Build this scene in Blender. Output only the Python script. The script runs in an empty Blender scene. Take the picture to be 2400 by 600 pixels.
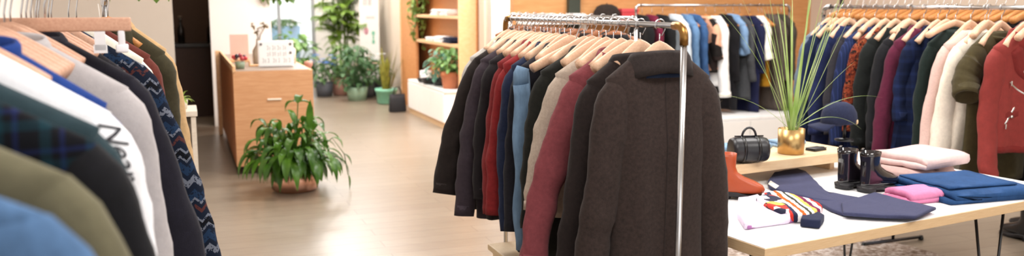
import bpy, bmesh, math, random
from mathutils import Vector, Matrix, Euler, noise
from mathutils.bvhtree import BVHTree
PI = math.pi
sc = bpy.context.scene
col = sc.collection
# ------------------------------------------------------------------ camera model
F = 2000.0
EYE = 1.6
TH = math.atan(290.0 / 2000.0)
CT, ST = math.cos(TH), math.sin(TH)
def ray(px, py):
    u = (px - 1200.0) / F; v = (300.0 - py) / F
    return Vector((u, CT + v * ST, -ST + v * CT))
def at(px, py, d):
    r = ray(px, py); t = d / r.y
    return Vector((r.x * t, d, EYE + r.z * t))
def atz(px, py, z):
    r = ray(px, py); t = (z - EYE) / r.z
    return Vector((r.x * t, r.y * t, z))
AX = Vector((-.36, .933, 0)).normalized()      # along the shop
BX = Vector((.933, .36, 0)).normalized()       # across the shop
def R(a, b, z=0.0):
    p = AX * a + BX * b
    return Vector((p.x, p.y, z))
ROOM = math.atan2(BX.y, BX.x)                   # rotation that turns local X onto BX
cam_d = bpy.data.cameras.new('camera'); cam = bpy.data.objects.new('camera', cam_d); col.objects.link(cam)
cam.location = (0, 0, EYE); cam.rotation_euler = (PI / 2 - TH, 0, 0)
cam_d.sensor_width = 36; cam_d.lens = 30; cam_d.clip_start = .05; cam_d.clip_end = 200
cam_d.dof.use_dof = True; cam_d.dof.focus_distance = 3.3; cam_d.dof.aperture_fstop = 2.2
sc.camera = cam
# ------------------------------------------------------------------ materials
def nmat(name):
    m = bpy.data.materials.new(name); m.use_nodes = True
    nt = m.node_tree; b = nt.nodes['Principled BSDF']
    return m, nt, b
def srgb(h):
    if isinstance(h, str):
        h = h.lstrip('#'); c = [int(h[i:i + 2], 16) / 255 for i in (0, 2, 4)]
    else: c = list(h)
    return tuple((x / 12.92 if x <= .04045 else ((x + .055) / 1.055) ** 2.4) for x in c) + (1,)
def sc_(c, k): return tuple(min(1, x * k) for x in c[:3]) + (1,)
def ramp(nt, stops, fac=None, const=False):
    r = nt.nodes.new('ShaderNodeValToRGB'); cr = r.color_ramp
    if const: cr.interpolation = 'CONSTANT'
    while len(cr.elements) < len(stops): cr.elements.new(.5)
    for e, (p, c) in zip(cr.elements, stops): e.position = p; e.color = c
    if fac is not None: nt.links.new(fac, r.inputs[0])
    return r
def coords(nt, scale=(1, 1, 1), rot=(0, 0, 0)):
    tc = nt.nodes.new('ShaderNodeTexCoord'); mp = nt.nodes.new('ShaderNodeMapping')
    mp.inputs['Scale'].default_value = scale; mp.inputs['Rotation'].default_value = rot
    nt.links.new(tc.outputs['Object'], mp.inputs[0]); return mp.outputs[0]
def noisetex(nt, scale, vec=None, detail=3, rough=.6):
    n = nt.nodes.new('ShaderNodeTexNoise'); n.inputs['Scale'].default_value = scale
    n.inputs['Detail'].default_value = detail; n.inputs['Roughness'].default_value = rough
    if vec is not None: nt.links.new(vec, n.inputs['Vector'])
    return n.outputs['Fac']
def bump(nt, b, h, strength=.2, dist=.01):
    n = nt.nodes.new('ShaderNodeBump'); n.inputs['Strength'].default_value = strength; n.inputs['Distance'].default_value = dist
    nt.links.new(h, n.inputs['Height']); nt.links.new(n.outputs[0], b.inputs['Normal'])
MC = {}
def dye(hexc):
    c = srgb(hexc); lum = .3 * c[0] + .6 * c[1] + .1 * c[2]
    return sc_(c, .6 if lum < .25 else (.6 + .4 * min(1, (lum - .25) / .35)))
def fab(hexc, var=.18, scale=45, rough=.95, sheen=.04, bstr=.35):
    key = ('fab', hexc, var, scale, rough)
    if key in MC: return MC[key]
    m, nt, b = nmat('cloth ' + str(hexc)); c = dye(hexc)
    v = coords(nt)
    f = noisetex(nt, scale, v, 4)
    r = ramp(nt, [(.3, sc_(c, 1 - var)), (.7, sc_(c, 1 + var))], f)
    nt.links.new(r.outputs[0], b.inputs['Base Color'])
    b.inputs['Roughness'].default_value = rough
    b.inputs['Sheen Weight'].default_value = sheen; b.inputs['Sheen Roughness'].default_value = .5
    b.inputs['Specular IOR Level'].default_value = .25
    f2 = noisetex(nt, 350, v, 2)
    bump(nt, b, f2, bstr, .003)
    MC[key] = m; return m
def denim(hexc, light=1.45):
    key = ('den', hexc)
    if key in MC: return MC[key]
    m, nt, b = nmat('denim ' + hexc); c = dye(hexc)
    v = coords(nt, (1, 1, .25)); f = noisetex(nt, 60, v, 5, .7)
    v2 = coords(nt); f2 = noisetex(nt, 7, v2, 3)
    mx = nt.nodes.new('ShaderNodeMath'); mx.operation = 'MULTIPLY_ADD'; mx.inputs[1].default_value = .5
    nt.links.new(f, mx.inputs[0]); 
    m2 = nt.nodes.new('ShaderNodeMath'); m2.operation = 'MULTIPLY'; m2.inputs[1].default_value = .5; nt.links.new(f2, m2.inputs[0])
    nt.links.new(m2.outputs[0], mx.inputs[2])
    r = ramp(nt, [(.32, sc_(c, .7)), (.5, c), (.7, sc_(c, light))], mx.outputs[0])
    nt.links.new(r.outputs[0], b.inputs['Base Color']); b.inputs['Roughness'].default_value = .9
    b.inputs['Specular IOR Level'].default_value = .2
    bump(nt, b, f, .3, .003); MC[key] = m; return m
def plain(name, hexc, rough=.5, metal=0.0, spec=.5, coat=0.0, var=.06):
    key = ('plain', name, hexc)
    if key in MC: return MC[key]
    m, nt, b = nmat(name); c = srgb(hexc)
    f = noisetex(nt, 18, coords(nt), 3)
    r = ramp(nt, [(.3, sc_(c, 1 - var)), (.7, sc_(c, 1 + var * .8))], f); nt.links.new(r.outputs[0], b.inputs['Base Color'])
    b.inputs['Roughness'].default_value = rough; b.inputs['Metallic'].default_value = metal
    b.inputs['Specular IOR Level'].default_value = spec; b.inputs['Coat Weight'].default_value = coat
    MC[key] = m; return m
def wood(name, c1, c2, scale=(3, 3, 40), rough=.5, n=5):
    key = ('wood', name)
    if key in MC: return MC[key]
    m, nt, b = nmat(name); v = coords(nt, scale); f = noisetex(nt, n, v, 5, .6)
    r = ramp(nt, [(.25, srgb(c1)), (.75, srgb(c2))], f); nt.links.new(r.outputs[0], b.inputs['Base Color'])
    b.inputs['Roughness'].default_value = rough; b.inputs['Specular IOR Level'].default_value = .35
    bump(nt, b, f, .08, .002); MC[key] = m; return m
def stripes(name, axis, freq, stops, wob=0.0, rough=.95):
    m, nt, b = nmat(name)
    v = coords(nt)
    if wob:
        n = nt.nodes.new('ShaderNodeTexNoise'); n.inputs['Scale'].default_value = 14; nt.links.new(v, n.inputs['Vector'])
        ml = nt.nodes.new('ShaderNodeVectorMath'); ml.operation = 'MULTIPLY_ADD'; ml.inputs[1].default_value = (wob,) * 3
        nt.links.new(n.outputs['Color'], ml.inputs[0]); nt.links.new(v, ml.inputs[2]); v = ml.outputs[0]
    s = nt.nodes.new('ShaderNodeSeparateXYZ'); nt.links.new(v, s.inputs[0])
    a = nt.nodes.new('ShaderNodeMath'); a.operation = 'MULTIPLY'; a.inputs[1].default_value = freq; nt.links.new(s.outputs[axis], a.inputs[0])
    fr = nt.nodes.new('ShaderNodeMath'); fr.operation = 'FRACT'; nt.links.new(a.outputs[0], fr.inputs[0])
    r = ramp(nt, [(p, srgb(c)) for p, c in stops], fr.outputs[0], True)
    nt.links.new(r.outputs[0], b.inputs['Base Color']); b.inputs['Roughness'].default_value = rough
    b.inputs['Specular IOR Level'].default_value = .2
    return m
def plaid(name, base, s1, s2, fx=9, fz=9):
    m, nt, b = nmat(name); v = coords(nt); s = nt.nodes.new('ShaderNodeSeparateXYZ'); nt.links.new(v, s.inputs[0])
    outs = []
    for ax, fq in ((0, fx), (2, fz)):
        a = nt.nodes.new('ShaderNodeMath'); a.operation = 'MULTIPLY'; a.inputs[1].default_value = fq; nt.links.new(s.outputs[ax], a.inputs[0])
        fr = nt.nodes.new('ShaderNodeMath'); fr.operation = 'FRACT'; nt.links.new(a.outputs[0], fr.inputs[0])
        outs.append(ramp(nt, [(0, srgb(base)), (.35, srgb(s1)), (.6, srgb(base)), (.78, srgb(s2)), (.9, srgb(base))], fr.outputs[0], True).outputs[0])
    mx = nt.nodes.new('ShaderNodeMixRGB'); mx.inputs[0].default_value = .5
    nt.links.new(outs[0], mx.inputs[1]); nt.links.new(outs[1], mx.inputs[2]); nt.links.new(mx.outputs[0], b.inputs['Base Color'])
    b.inputs['Roughness'].default_value = .95; b.inputs['Specular IOR Level'].default_value = .15
    return m
def floral(name, stops, scale=14):
    m, nt, b = nmat(name); v = coords(nt)
    t = nt.nodes.new('ShaderNodeTexVoronoi'); t.inputs['Scale'].default_value = scale; nt.links.new(v, t.inputs['Vector'])
    s = nt.nodes.new('ShaderNodeSeparateColor'); nt.links.new(t.outputs['Color'], s.inputs[0])
    r = ramp(nt, [(p, srgb(c)) for p, c in stops], s.outputs[0], True); nt.links.new(r.outputs[0], b.inputs['Base Color'])
    b.inputs['Roughness'].default_value = .85; b.inputs['Specular IOR Level'].default_value = .2
    return m
def nordic(name):
    m, nt, b = nmat(name); v = coords(nt); s = nt.nodes.new('ShaderNodeSeparateXYZ'); nt.links.new(v, s.inputs[0])
    zz = nt.nodes.new('ShaderNodeMath'); zz.operation = 'PINGPONG'; zz.inputs[1].default_value = .02; nt.links.new(s.outputs[0], zz.inputs[0])
    ad = nt.nodes.new('ShaderNodeMath'); ad.operation = 'ADD'; nt.links.new(zz.outputs[0], ad.inputs[0]); nt.links.new(s.outputs[2], ad.inputs[1])
    a = nt.nodes.new('ShaderNodeMath'); a.operation = 'MULTIPLY'; a.inputs[1].default_value = 4.2; nt.links.new(ad.outputs[0], a.inputs[0])
    fr = nt.nodes.new('ShaderNodeMath'); fr.operation = 'FRACT'; nt.links.new(a.outputs[0], fr.inputs[0])
    N, W, B_, RD, K = '#161c2a', '#656975', '#1e2f48', '#4c2a28', '#101014'
    r = ramp(nt, [(p, srgb(c)) for p, c in ((0, N), (.1, W), (.2, N), (.27, B_), (.4, N), (.46, W), (.5, K), (.58, W), (.62, N), (.72, RD), (.78, N), (.84, W), (.88, B_))], fr.outputs[0], True)
    n = noisetex(nt, 110, v, 1); r2 = ramp(nt, [(0, (0, 0, 0, 1)), (.42, (1, 1, 1, 1))], n, True)
    mx = nt.nodes.new('ShaderNodeMixRGB'); nt.links.new(r2.outputs[0], mx.inputs[0]); mx.inputs[1].default_value = srgb(N); nt.links.new(r.outputs[0], mx.inputs[2])
    nt.links.new(mx.outputs[0], b.inputs['Base Color']); b.inputs['Roughness'].default_value = 1; b.inputs['Specular IOR Level'].default_value = .1
    return m
def leafmat(name, c1, c2, scale=9, rough=.45):
    key = ('leaf', name)
    if key in MC: return MC[key]
    m, nt, b = nmat(name); f = noisetex(nt, scale, coords(nt), 2)
    r = ramp(nt, [(.3, srgb(c1)), (.7, srgb(c2))], f); nt.links.new(r.outputs[0], b.inputs['Base Color'])
    b.inputs['Roughness'].default_value = rough; b.inputs['Specular IOR Level'].default_value = .4
    tr = nt.nodes.new('ShaderNodeBsdfTranslucent'); nt.links.new(r.outputs[0], tr.inputs[0])
    mx = nt.nodes.new('ShaderNodeMixShader'); mx.inputs[0].default_value = .3
    nt.links.new(b.outputs[0], mx.inputs[1]); nt.links.new(tr.outputs[0], mx.inputs[2])
    nt.links.new(mx.outputs[0], nt.nodes['Material Output'].inputs[0])
    MC[key] = m; return m
def glassmat():
    m, nt, b = nmat('window glass'); nt.nodes.remove(b)
    t = nt.nodes.new('ShaderNodeBsdfTransparent'); t.inputs[0].default_value = (.95, .97, .97, 1)
    g = nt.nodes.new('ShaderNodeBsdfGlossy'); g.inputs['Roughness'].default_value = .02
    fz = nt.nodes.new('ShaderNodeFresnel'); mx = nt.nodes.new('ShaderNodeMixShader')
    nt.links.new(fz.outputs[0], mx.inputs[0]); nt.links.new(t.outputs[0], mx.inputs[1]); nt.links.new(g.outputs[0], mx.inputs[2])
    nt.links.new(mx.outputs[0], nt.nodes['Material Output'].inputs[0]); return m
M_CHROME = plain('chrome', '#c4c4c6', .22, 1)
M_STEEL = plain('dark steel', '#55555a', .35, 1)
M_BLACK = plain('black metal', '#17171a', .4, 0, .5)
M_BRONZE = plain('bronze fitting', '#96703f', .35, 1)
M_HANG = wood('pale hanger wood', '#cca183', '#dfbc9f', (30, 30, 30), .5)
M_HANGP = wood('pinkish hanger wood', '#b98a72', '#cfa48a', (30, 30, 30), .5)
M_HANGD = wood('amber hanger wood', '#a96b34', '#c98c50', (30, 30, 30), .45)
M_HANGB = wood('brown hanger wood', '#8a5234', '#a56a44', (30, 30, 30), .45)
M_PLY = wood('ply edge', '#c8a67e', '#dcc09a', (4, 4, 60), .5)
M_WHITE = plain('white paint', '#f3f1ee', .55, var=.01)
M_LAM = plain('white laminate', '#f4f3f3', .35)
# ------------------------------------------------------------------ mesh helpers
def tagp(o, label=None, cat=None, group=None, kind=None):
    if label: o['label'] = label
    if cat: o['category'] = cat
    if group: o['group'] = group
    if kind: o['kind'] = kind
    return o
def thing(name, label, cat, loc, rz=0.0, group=None):
    o = bpy.data.objects.new(name, None); col.objects.link(o); o.empty_display_size = .1
    o.location = loc; o.rotation_euler = (0, 0, rz)
    return tagp(o, label, cat, group)
def obj(name, bm, mat, parent=None, smooth=True, label=None):
    bmesh.ops.recalc_face_normals(bm, faces=bm.faces)
    me = bpy.data.meshes.new(name); bm.to_mesh(me); bm.free()
    for p in me.polygons: p.use_smooth = smooth
    me.materials.append(mat)
    o = bpy.data.objects.new(name, me); col.objects.link(o)
    if parent is not None: o.parent = parent
    if label: o['label'] = label
    return o
def struct(name, bm, mat, smooth=False):
    o = obj(name, bm, mat, None, smooth); o['kind'] = 'structure'; return o
def box(bm, c, s, rot=0.0, bev=0.0, m4=None):
    r = bmesh.ops.create_cube(bm, size=1.0); vs = r['verts']
    M = Matrix.Translation(Vector(c)) @ Matrix.Rotation(rot, 4, 'Z') @ Matrix.Diagonal((s[0], s[1], s[2], 1))
    if m4 is not None: M = m4 @ M
    bmesh.ops.transform(bm, matrix=M, verts=vs)
    if bev:
        es = list({e for v in vs for e in v.link_edges})
        bmesh.ops.bevel(bm, geom=es, offset=bev, segments=2, affect='EDGES', profile=.6)
def nb(): return bmesh.new()
def bx(c, s, rot=0.0, bev=0.0):
    bm = nb(); box(bm, c, s, rot, bev); return bm
def tube(bm, pts, rad, n=10, ry=None, up=Vector((0, 1, 0)), cap=True):
    """sweep an ellipse along pts; rad / ry may be lists; the ry axis leans to `up`"""
    pts = [Vector(p) for p in pts]; rings = []
    for i, p in enumerate(pts):
        t = (pts[min(i + 1, len(pts) - 1)] - pts[max(i - 1, 0)]).normalized()
        u = up - t * up.dot(t)
        if u.length < 1e-4: u = Vector((1, 0, 0)) - t * t.x
        u.normalize(); w = t.cross(u)
        r1 = rad[i] if isinstance(rad, (list, tuple)) else rad
        r2 = r1 if ry is None else (ry[i] if isinstance(ry, (list, tuple)) else ry)
        rings.append([bm.verts.new(p + w * (r1 * math.cos(2 * PI * k / n)) + u * (r2 * math.sin(2 * PI * k / n))) for k in range(n)])
    for a, b in zip(rings, rings[1:]):
        for k in range(n): bm.faces.new((a[k], a[(k + 1) % n], b[(k + 1) % n], b[k]))
    if cap: bm.faces.new(rings[0]); bm.faces.new(list(reversed(rings[-1])))
    return rings
def lathe(bm, prof, n=24, c=(0, 0, 0), sx=1.0, sy=1.0):
    c = Vector(c); rings = []
    for r, z in prof:
        if r < 1e-6: rings.append([bm.verts.new(c + Vector((0, 0, z)))])
        else: rings.append([bm.verts.new(c + Vector((r * sx * math.cos(2 * PI * k / n), r * sy * math.sin(2 * PI * k / n), z))) for k in range(n)])
    for a, b in zip(rings, rings[1:]):
        for k in range(n):
            if len(a) == 1 and len(b) == 1: continue
            if len(a) == 1: bm.faces.new((a[0], b[k], b[(k + 1) % n]))
            elif len(b) == 1: bm.faces.new((a[k], a[(k + 1) % n], b[0]))
            else: bm.faces.new((a[k], a[(k + 1) % n], b[(k + 1) % n], b[k]))
def prism(bm, poly, z0, z1, bev=0.0):
    vb = [bm.verts.new((p[0], p[1], z0)) for p in poly]; vt = [bm.verts.new((p[0], p[1], z1)) for p in poly]
    n = len(poly); fs = [bm.faces.new(vb), bm.faces.new(vt)]
    for k in range(n): fs.append(bm.faces.new((vb[k], vb[(k + 1) % n], vt[(k + 1) % n], vt[k])))
    if bev: bmesh.ops.bevel(bm, geom=[e for e in bm.edges], offset=bev, segments=3, affect='EDGES', profile=.6)
def leaf(bm, base, d, L, W, droop=.5, seg=6, fold=.25, tip=1.0, side=None, shape='lance'):
    """an arching leaf blade with a folded midrib"""
    d = Vector(d).normalized(); p = Vector(base); step = L / seg
    s = side or d.cross(Vector((0, 0, 1)))
    if s.length < 1e-3: s = Vector((1, 0, 0))
    s = s.normalized(); rows = []
    for i in range(seg + 1):
        f = i / seg
        if shape == 'blade': w = W * (1 - f) ** .6 if f > .3 else W * (.75 + .25 * f / .3)
        elif shape == 'oval': w = W * math.sin(PI * min(1, .06 + f * .94)) ** .6
        else: w = W * (math.sin(PI * (.04 + .96 * f) ** .75)) ** 1.1
        w = max(w, W * .03)
        up = s.cross(d).normalized()
        rows.append((bm.verts.new(p - s * w / 2 + up * w * fold), bm.verts.new(p), bm.verts.new(p + s * w / 2 + up * w * fold)))
        d = (d + Vector((0, 0, -droop * step / max(L, .01) * (1 + f)))).normalized(); p = p + d * step
    for a, b in zip(rows, rows[1:]):
        bm.faces.new((a[0], a[1], b[1], b[0])); bm.faces.new((a[1], a[2], b[2], b[1]))
def super_(c, n): return math.copysign(abs(c) ** (2.0 / n), c)
def loft(bm, rings, n=24, e=2.4, cap=(True, True)):
    """rings: (cx, cy, cz, rx, ry)"""
    rr = []
    for cx, cy, cz, rx, ry in rings:
        rr.append([bm.verts.new((cx + rx * super_(math.cos(2 * PI * k / n), e), cy + ry * super_(math.sin(2 * PI * k / n), e), cz)) for k in range(n)])
    for a, b in zip(rr, rr[1:]):
        for k in range(n): bm.faces.new((a[k], a[(k + 1) % n], b[(k + 1) % n], b[k]))
    if cap[0]: bm.faces.new(rr[0])
    if cap[1]: bm.faces.new(rr[-1])
def patch(bvh, cs, side=-1, off=.004, nx=6, nz=8, bm=None):
    """a thin piece of cloth lying on a garment: cs = 4 corners (x, z) in order; side -1 front, 1 back"""
    bm = bm or nb(); g = []
    for j in range(nz + 1):
        row = []
        for i in range(nx + 1):
            u, v = i / nx, j / nz
            x = (cs[0][0] * (1 - u) + cs[1][0] * u) * (1 - v) + (cs[3][0] * (1 - u) + cs[2][0] * u) * v
            z = (cs[0][1] * (1 - u) + cs[1][1] * u) * (1 - v) + (cs[3][1] * (1 - u) + cs[2][1] * u) * v
            hit = bvh.ray_cast(Vector((x, side * 1.0, z)), Vector((0, -side, 0)))
            y = hit[0].y if hit[0] is not None else side * .03
            edge = i in (0, nx) or j in (0, nz)
            row.append(bm.verts.new((x, y + side * (off * (-.3 if edge else 1)), z)))
        g.append(row)
    for a, b in zip(g, g[1:]):
        for i in range(nx): bm.faces.new((a[i], a[i + 1], b[i + 1], b[i]))
    return bm
# ------------------------------------------------------------------ hangers and garments
def hanger(P, ang, label, group, mat=None, w=.205, kind='coat', th=.014, hh=.03, hookmat=None, drop=.075, stem=.095):
    """P = centre of the rail; a wooden hanger hooked over it"""
    zt = P.z - stem
    t = thing('wooden_hanger', label, 'hanger', (P.x, P.y, zt - drop - hh), ang, group)
    h0 = drop + hh
    bm = nb(); pts = []
    for k in range(9):
        a = PI * 1.25 - k / 8 * PI * 1.25
        pts.append((.019 * math.cos(a), 0, h0 + stem + .019 * math.sin(a)))
    pts = pts + [(.019, 0, h0 + stem - .015), (.008, 0, h0 + stem - .035), (0, 0, h0 + .04), (0, 0, h0 - .005)]
    tube(bm, pts, .0024, 6)
    obj('hook', bm, hookmat or M_CHROME, t)
    bm = nb(); mat = mat or M_HANG
    if kind == 'bar':
        box(bm, (0, 0, h0 - .012), (2 * w, th * 1.3, .036), 0, .004)
        obj('bar', bm, mat, t)
        for s in (-1, 1):
            b = nb(); box(b, (s * (w - .025), 0, h0 - .04), (.016, .022, .06), 0, .003); box(b, (s * (w - .025), 0, h0 - .075), (.03, .024, .022), 0, .004)
            obj('clip', b, plain('white clip', '#e8e6ea', .35), t)
        return t
    n = 15; pts = []; rr = []
    for k in range(n):
        u = -1 + 2 * k / (n - 1)
        z = h0 - .012 - drop * abs(u) ** 1.15 + .006 * (1 - abs(u)) 
        pts.append((w * u, -.018 * abs(u) ** 1.6, z)); rr.append(hh * .5 * (1.15 - .2 * abs(u)))
    tube(bm, pts, rr, 10, [th * .5 + .012 * abs(-1 + 2 * k / (n - 1)) ** 3 for k in range(n)])
    obj('shoulder_arms', bm, mat, t)
    return t
GARMENTS = []
STOP = set('the a an with on in at of between beside behind and hung hanging showing next near inside nearest directly peeking mostly squeezed seen from last from'.split())
def short(lb, n=6):
    for cut in (' hung', ' with ', ' between', ' beside', ' behind', ' showing', ' directly', ' peeking', ' mostly', ' squeezed', ' next ', ' near ', ' on the', ' at the', ' in the', ' in front', ' of the', ' hanging', ','):
        lb = lb.split(cut)[0]
    w = lb.split()[:n]
    while w and w[-1] in STOP: w.pop()
    return ' '.join(w)
def garment(name, label, cat, P, ang, mat, group, L=.72, sw=.2, hem=.2, th=.05, nw=.075, sl=.55, sr=.07, cr=.047, out=.07, collar='coat',
            front=-1, seed=1, folds=.012, smat=None, cmat=None, drop=.08, extras=None, ncols=36, top=.105, cuff=False, sleeve_n=22, tilt=0.0, lower=None, kf=5):
    rnd = random.Random(seed)
    zr = P.z; z0 = zr - top - L
    t = thing(name, label, cat, (P.x, P.y, z0), ang + tilt, group)
    zn = L; zt = L - drop
    ph = [rnd.uniform(0, 6.28) for _ in range(8)]
    k1, k2 = rnd.uniform(kf - 1, kf + 1), rnd.uniform(kf * 1.7, kf * 2.2)
    def widths(z):
        if z >= zt:
            s = (zn - z) / drop; return nw + (sw - nw) * (s ** 1.0), .034 + .012 * s * 1.0
        f = (zt - z) / zt
        w = sw * (1 - .1 * min(1, f * 6)) * (1 - f) + hem * f if f > .0 else sw
        return w, .046 + (th - .046) * min(1, f * 4) + (.012 * f)
    zs = [zn - drop * k / 6 for k in range(7)] + [zt - zt * (k / 20) for k in range(1, 21)]
    bm = nb(); rings = []
    for z in zs:
        w, tt = widths(z); f = max(0, (zt - z) / zt); amp = folds * (.25 + f * 1.1) * (1 if z < zt else .35)
        ring = []
        for k in range(ncols):
            a = 2 * PI * k / ncols; cx = super_(math.cos(a), 2.3); cy = super_(math.sin(a), 2.3)
            x = w * cx
            sd = 0 if cy < 0 else 3
            wv = math.sin(k1 * cx + ph[sd] + 1.6 * f) + .6 * math.sin(k2 * cx + ph[sd + 1] - 1.2 * f) + .5 * math.sin(7 * f + 3 * cx + ph[sd + 2])
            y = tt * cy + amp * wv * abs(cy) ** .5
            y += .008 * math.sin(3 * f + ph[6]) 
            x += .006 * math.sin(9 * f + ph[7]) * (1 if cx > 0 else -1) * f
            ring.append(bm.verts.new((x, y, z)))
        rings.append(ring)
    for a, b in zip(rings, rings[1:]):
        for k in range(ncols): bm.faces.new((a[k], a[(k + 1) % ncols], b[(k + 1) % ncols], b[k]))
    def inset(ring, dz, s):
        c = sum((v.co for v in ring), Vector()) / len(ring)
        r2 = [bm.verts.new(c + (v.co - c) * s + Vector((0, 0, dz))) for v in ring]
        for k in range(ncols): bm.faces.new((ring[k], ring[(k + 1) % ncols], r2[(k + 1) % ncols], r2[k]))
        return r2
    r2 = inset(rings[0], -.03, .82); bm.faces.new(r2)
    r3 = inset(rings[-1], .012, .93); r4 = inset(r3, .06, .9); bm.faces.new(r4)
    bm.normal_update()
    bvh = BVHTree.FromBMesh(bm)
    obj('body', bm, mat, t)
    # sleeves
    info = dict(t=t, bvh=bvh, L=L, zt=zt, sw=sw, front=front, sleeves=[], nw=nw)
    if sl > 0:
        for s in (-1, 1):
            bm = nb(); n = sleeve_n; pts, r1, rY = [], [], []
            oo = out * rnd.uniform(.75, 1.25); by = rnd.uniform(-.02, .02); k3 = rnd.uniform(11, 24); pz = rnd.uniform(0, 6.28)
            for dx, dz, q in ((-.105, -.018, .2), (-.085, -.022, .42), (-.066, -.03, .62), (-.048, -.044, .8), (-.036, -.066, .92), (-.03, -.095, 1.0)):
                pts.append((s * (sw + dx), front * -.004, zt + dz)); r1.append(sr * q); rY.append(sr * q * .6)
            zb = zt - .095
            for k in range(1, n + 1):
                f = k / n
                x = sw - .03 + oo * (f + .12 * math.sin(f * PI))
                z = zb - (sl - .095) * f
                y = front * (.03 * f ** 2 - .012 * math.sin(f * PI) - .004) + by * f
                wr = 1 + .022 * math.sin(f * k3 + pz) * (1 if .25 < f < .8 else .3) + .014 * math.sin(f * k3 * 2.3 + pz * 2)
                rr = (sr * (1 - f) + cr * f) * wr
                pts.append((s * x, y, z)); r1.append(rr); rY.append(rr * (.6 + .1 * f))
            rg = tube(bm, pts, r1, 16, rY, cap=False)
            bm.faces.new(rg[0])
            c = sum((v.co for v in rg[-1]), Vector()) / 16
            inn = [bm.verts.new(c + (v.co - c) * .86) for v in rg[-1]]; deep = [bm.verts.new(c + (v.co - c) * .8 + Vector((0, 0, .05))) for v in rg[-1]]
            for a, b in ((rg[-1], inn), (inn, deep)):
                for k in range(16): bm.faces.new((a[k], a[(k + 1) % 16], b[(k + 1) % 16], b[k]))
            bm.faces.new(deep)
            for v in bm.verts:
                q = noise.noise(v.co * 14 + Vector((seed * 3.1, s * 5, 0))); q2 = noise.noise(Vector((v.co.x * 30, v.co.y * 30, v.co.z * 22 + seed))); g = min(1, max(0, (zt - v.co.z) / .15)); v.co += Vector((s * .007 * q * g, (.009 * q + .005 * q2) * g, 0))
            bm.normal_update()
            info['sleeves'].append((s, BVHTree.FromBMesh(bm), pts, r1))
            so = obj('sleeve', bm, smat or mat, t)
            if cuff:
                bm = nb(); m = len(pts) - 1
                tube(bm, [Vector(pts[m - 1]) * .5 + Vector(pts[m - 2]) * .5, pts[m - 1], Vector(pts[m]) + Vector((0, 0, -.004))], [r1[m] * 1.08] * 3, 16, [rY[m] * 1.1] * 3)
                obj('cuff', bm, cmat or smat or mat, so)
    # collar
    if collar:
        bm = nb()
        if collar == 'band': prof = [(.0, -.022), (.006, -.002), (.012, .004), (.016, -.004), (.014, -.024)]; gap = 0
        elif collar == 'shirt': prof = [(-.004, -.03), (.0, .022), (.006, .03), (.014, .02), (.024, -.01), (.03, -.034)]; gap = .25
        elif collar == 'hood': prof = [(-.006, -.03), (.0, .02), (.02, .03), (.042, .005), (.048, -.04), (.03, -.075)]; gap = .35
        elif collar == 'stand': prof = [(-.002, -.03), (.0, .03), (.006, .036), (.012, .03), (.012, -.025)]; gap = .3
        else: prof = [(-.006, -.03), (-.003, .018), (.005, .027), (.016, .016), (.027, -.015), (.034, -.045)]; gap = .35
        n = 28; fa = -PI / 2 if front < 0 else PI / 2; rows = []
        for k in range(n + 1):
            a = fa + gap + (2 * PI - 2 * gap) * k / n
            cx, cy = math.cos(a), math.sin(a); sag = (1 - abs(math.sin((a - fa) / 2))) * (.035 if gap else .03)
            row = []
            for dr, dz in prof:
                slope = -max(0, dr) * abs(cx) * .5
                row.append(bm.verts.new(((nw + .004 + dr) * cx, (.047 + dr * .7) * cy, zn - .008 + dz + slope - sag)))
            rows.append(row)
        for a, b in zip(rows, rows[1:]):
            for i in range(len(prof) - 1): bm.faces.new((a[i], a[i + 1], b[i + 1], b[i]))
        o = obj('collar', bm, cmat or mat, t)
        md = o.modifiers.new('thick', 'SOLIDIFY'); md.thickness = .005
    if lower is not None:   # a hanging scarf-like lower piece of another cloth
        pass
    if extras: extras(info)
    GARMENTS.append(t)
    return t
def x_placket(info, mat, w=.014, btn=None, n=6, z0=.06, z1=None):
    L = info['L']; f = info['front']; z1 = z1 or L - .09
    bm = patch(info['bvh'], [(-w, z0), (w, z0), (w, z1), (-w, z1)], f, .004, 3, 26)
    o = obj('placket', bm, mat, info['t'])
    if btn is not None:
        for k in range(n):
            z = z0 + .04 + (z1 - z0 - .08) * k / (n - 1)
            hit = info['bvh'].ray_cast(Vector((0, f, z)), Vector((0, -f, 0)))[0]
            if hit is None: continue
            bm = nb(); tube(bm, [hit + Vector((0, f * .002, 0)), hit + Vector((0, f * .0085, 0))], .0065, 10, up=Vector((0, 0, 1)))
            obj('button', bm, btn, o)
def x_lapels(mat, pock=None):
    def f_(info):
        L = info['L']; f = info['front']; nw = info['nw']
        for s in (-1, 1):
            bm = patch(info['bvh'], [(s * .004, L - .34), (s * .03, L - .3), (s * (nw + .035), L - .1), (s * (nw - .012), L - .055)], f, .007, 5, 10)
            obj('lapel', bm, mat, info['t'])
            zp = L * .42
            bm = patch(info['bvh'], [(s * .06, zp), (s * .15, zp), (s * .15, zp + .05), (s * .06, zp + .05)], f, .005, 5, 3)
            obj('pocket_flap', bm, pock or mat, info['t'])
        x_placket(info, mat, .008, plain('dark button', '#1d1715', .4), 3, .06, L - .34)
    return f_
def x_shirt(mat, btn='#e6e2d8', pocket=True, yoke=False):
    def f_(info):
        x_placket(info, mat, .014, plain('shirt button', btn, .4), 6)
        if pocket:
            L = info['L']
            for s in ((-1, 1) if yoke else (1,)):
                bm = patch(info['bvh'], [(s * .05, L - .3), (s * .14, L - .3), (s * .14, L - .19), (s * .05, L - .19)], info['front'], .004, 5, 5)
                obj('pocket', bm, mat, info['t'])
    return f_
def x_backseam(mat):
    def f_(info):
        L = info['L']; s = -info['front']
        bm = patch(info['bvh'], [(-.0035, .02), (.0035, .02), (.0035, L - .06), (-.0035, L - .06)], s, .003, 2, 30)
        obj('back_seam', bm, mat, info['t'])
    return f_
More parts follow.
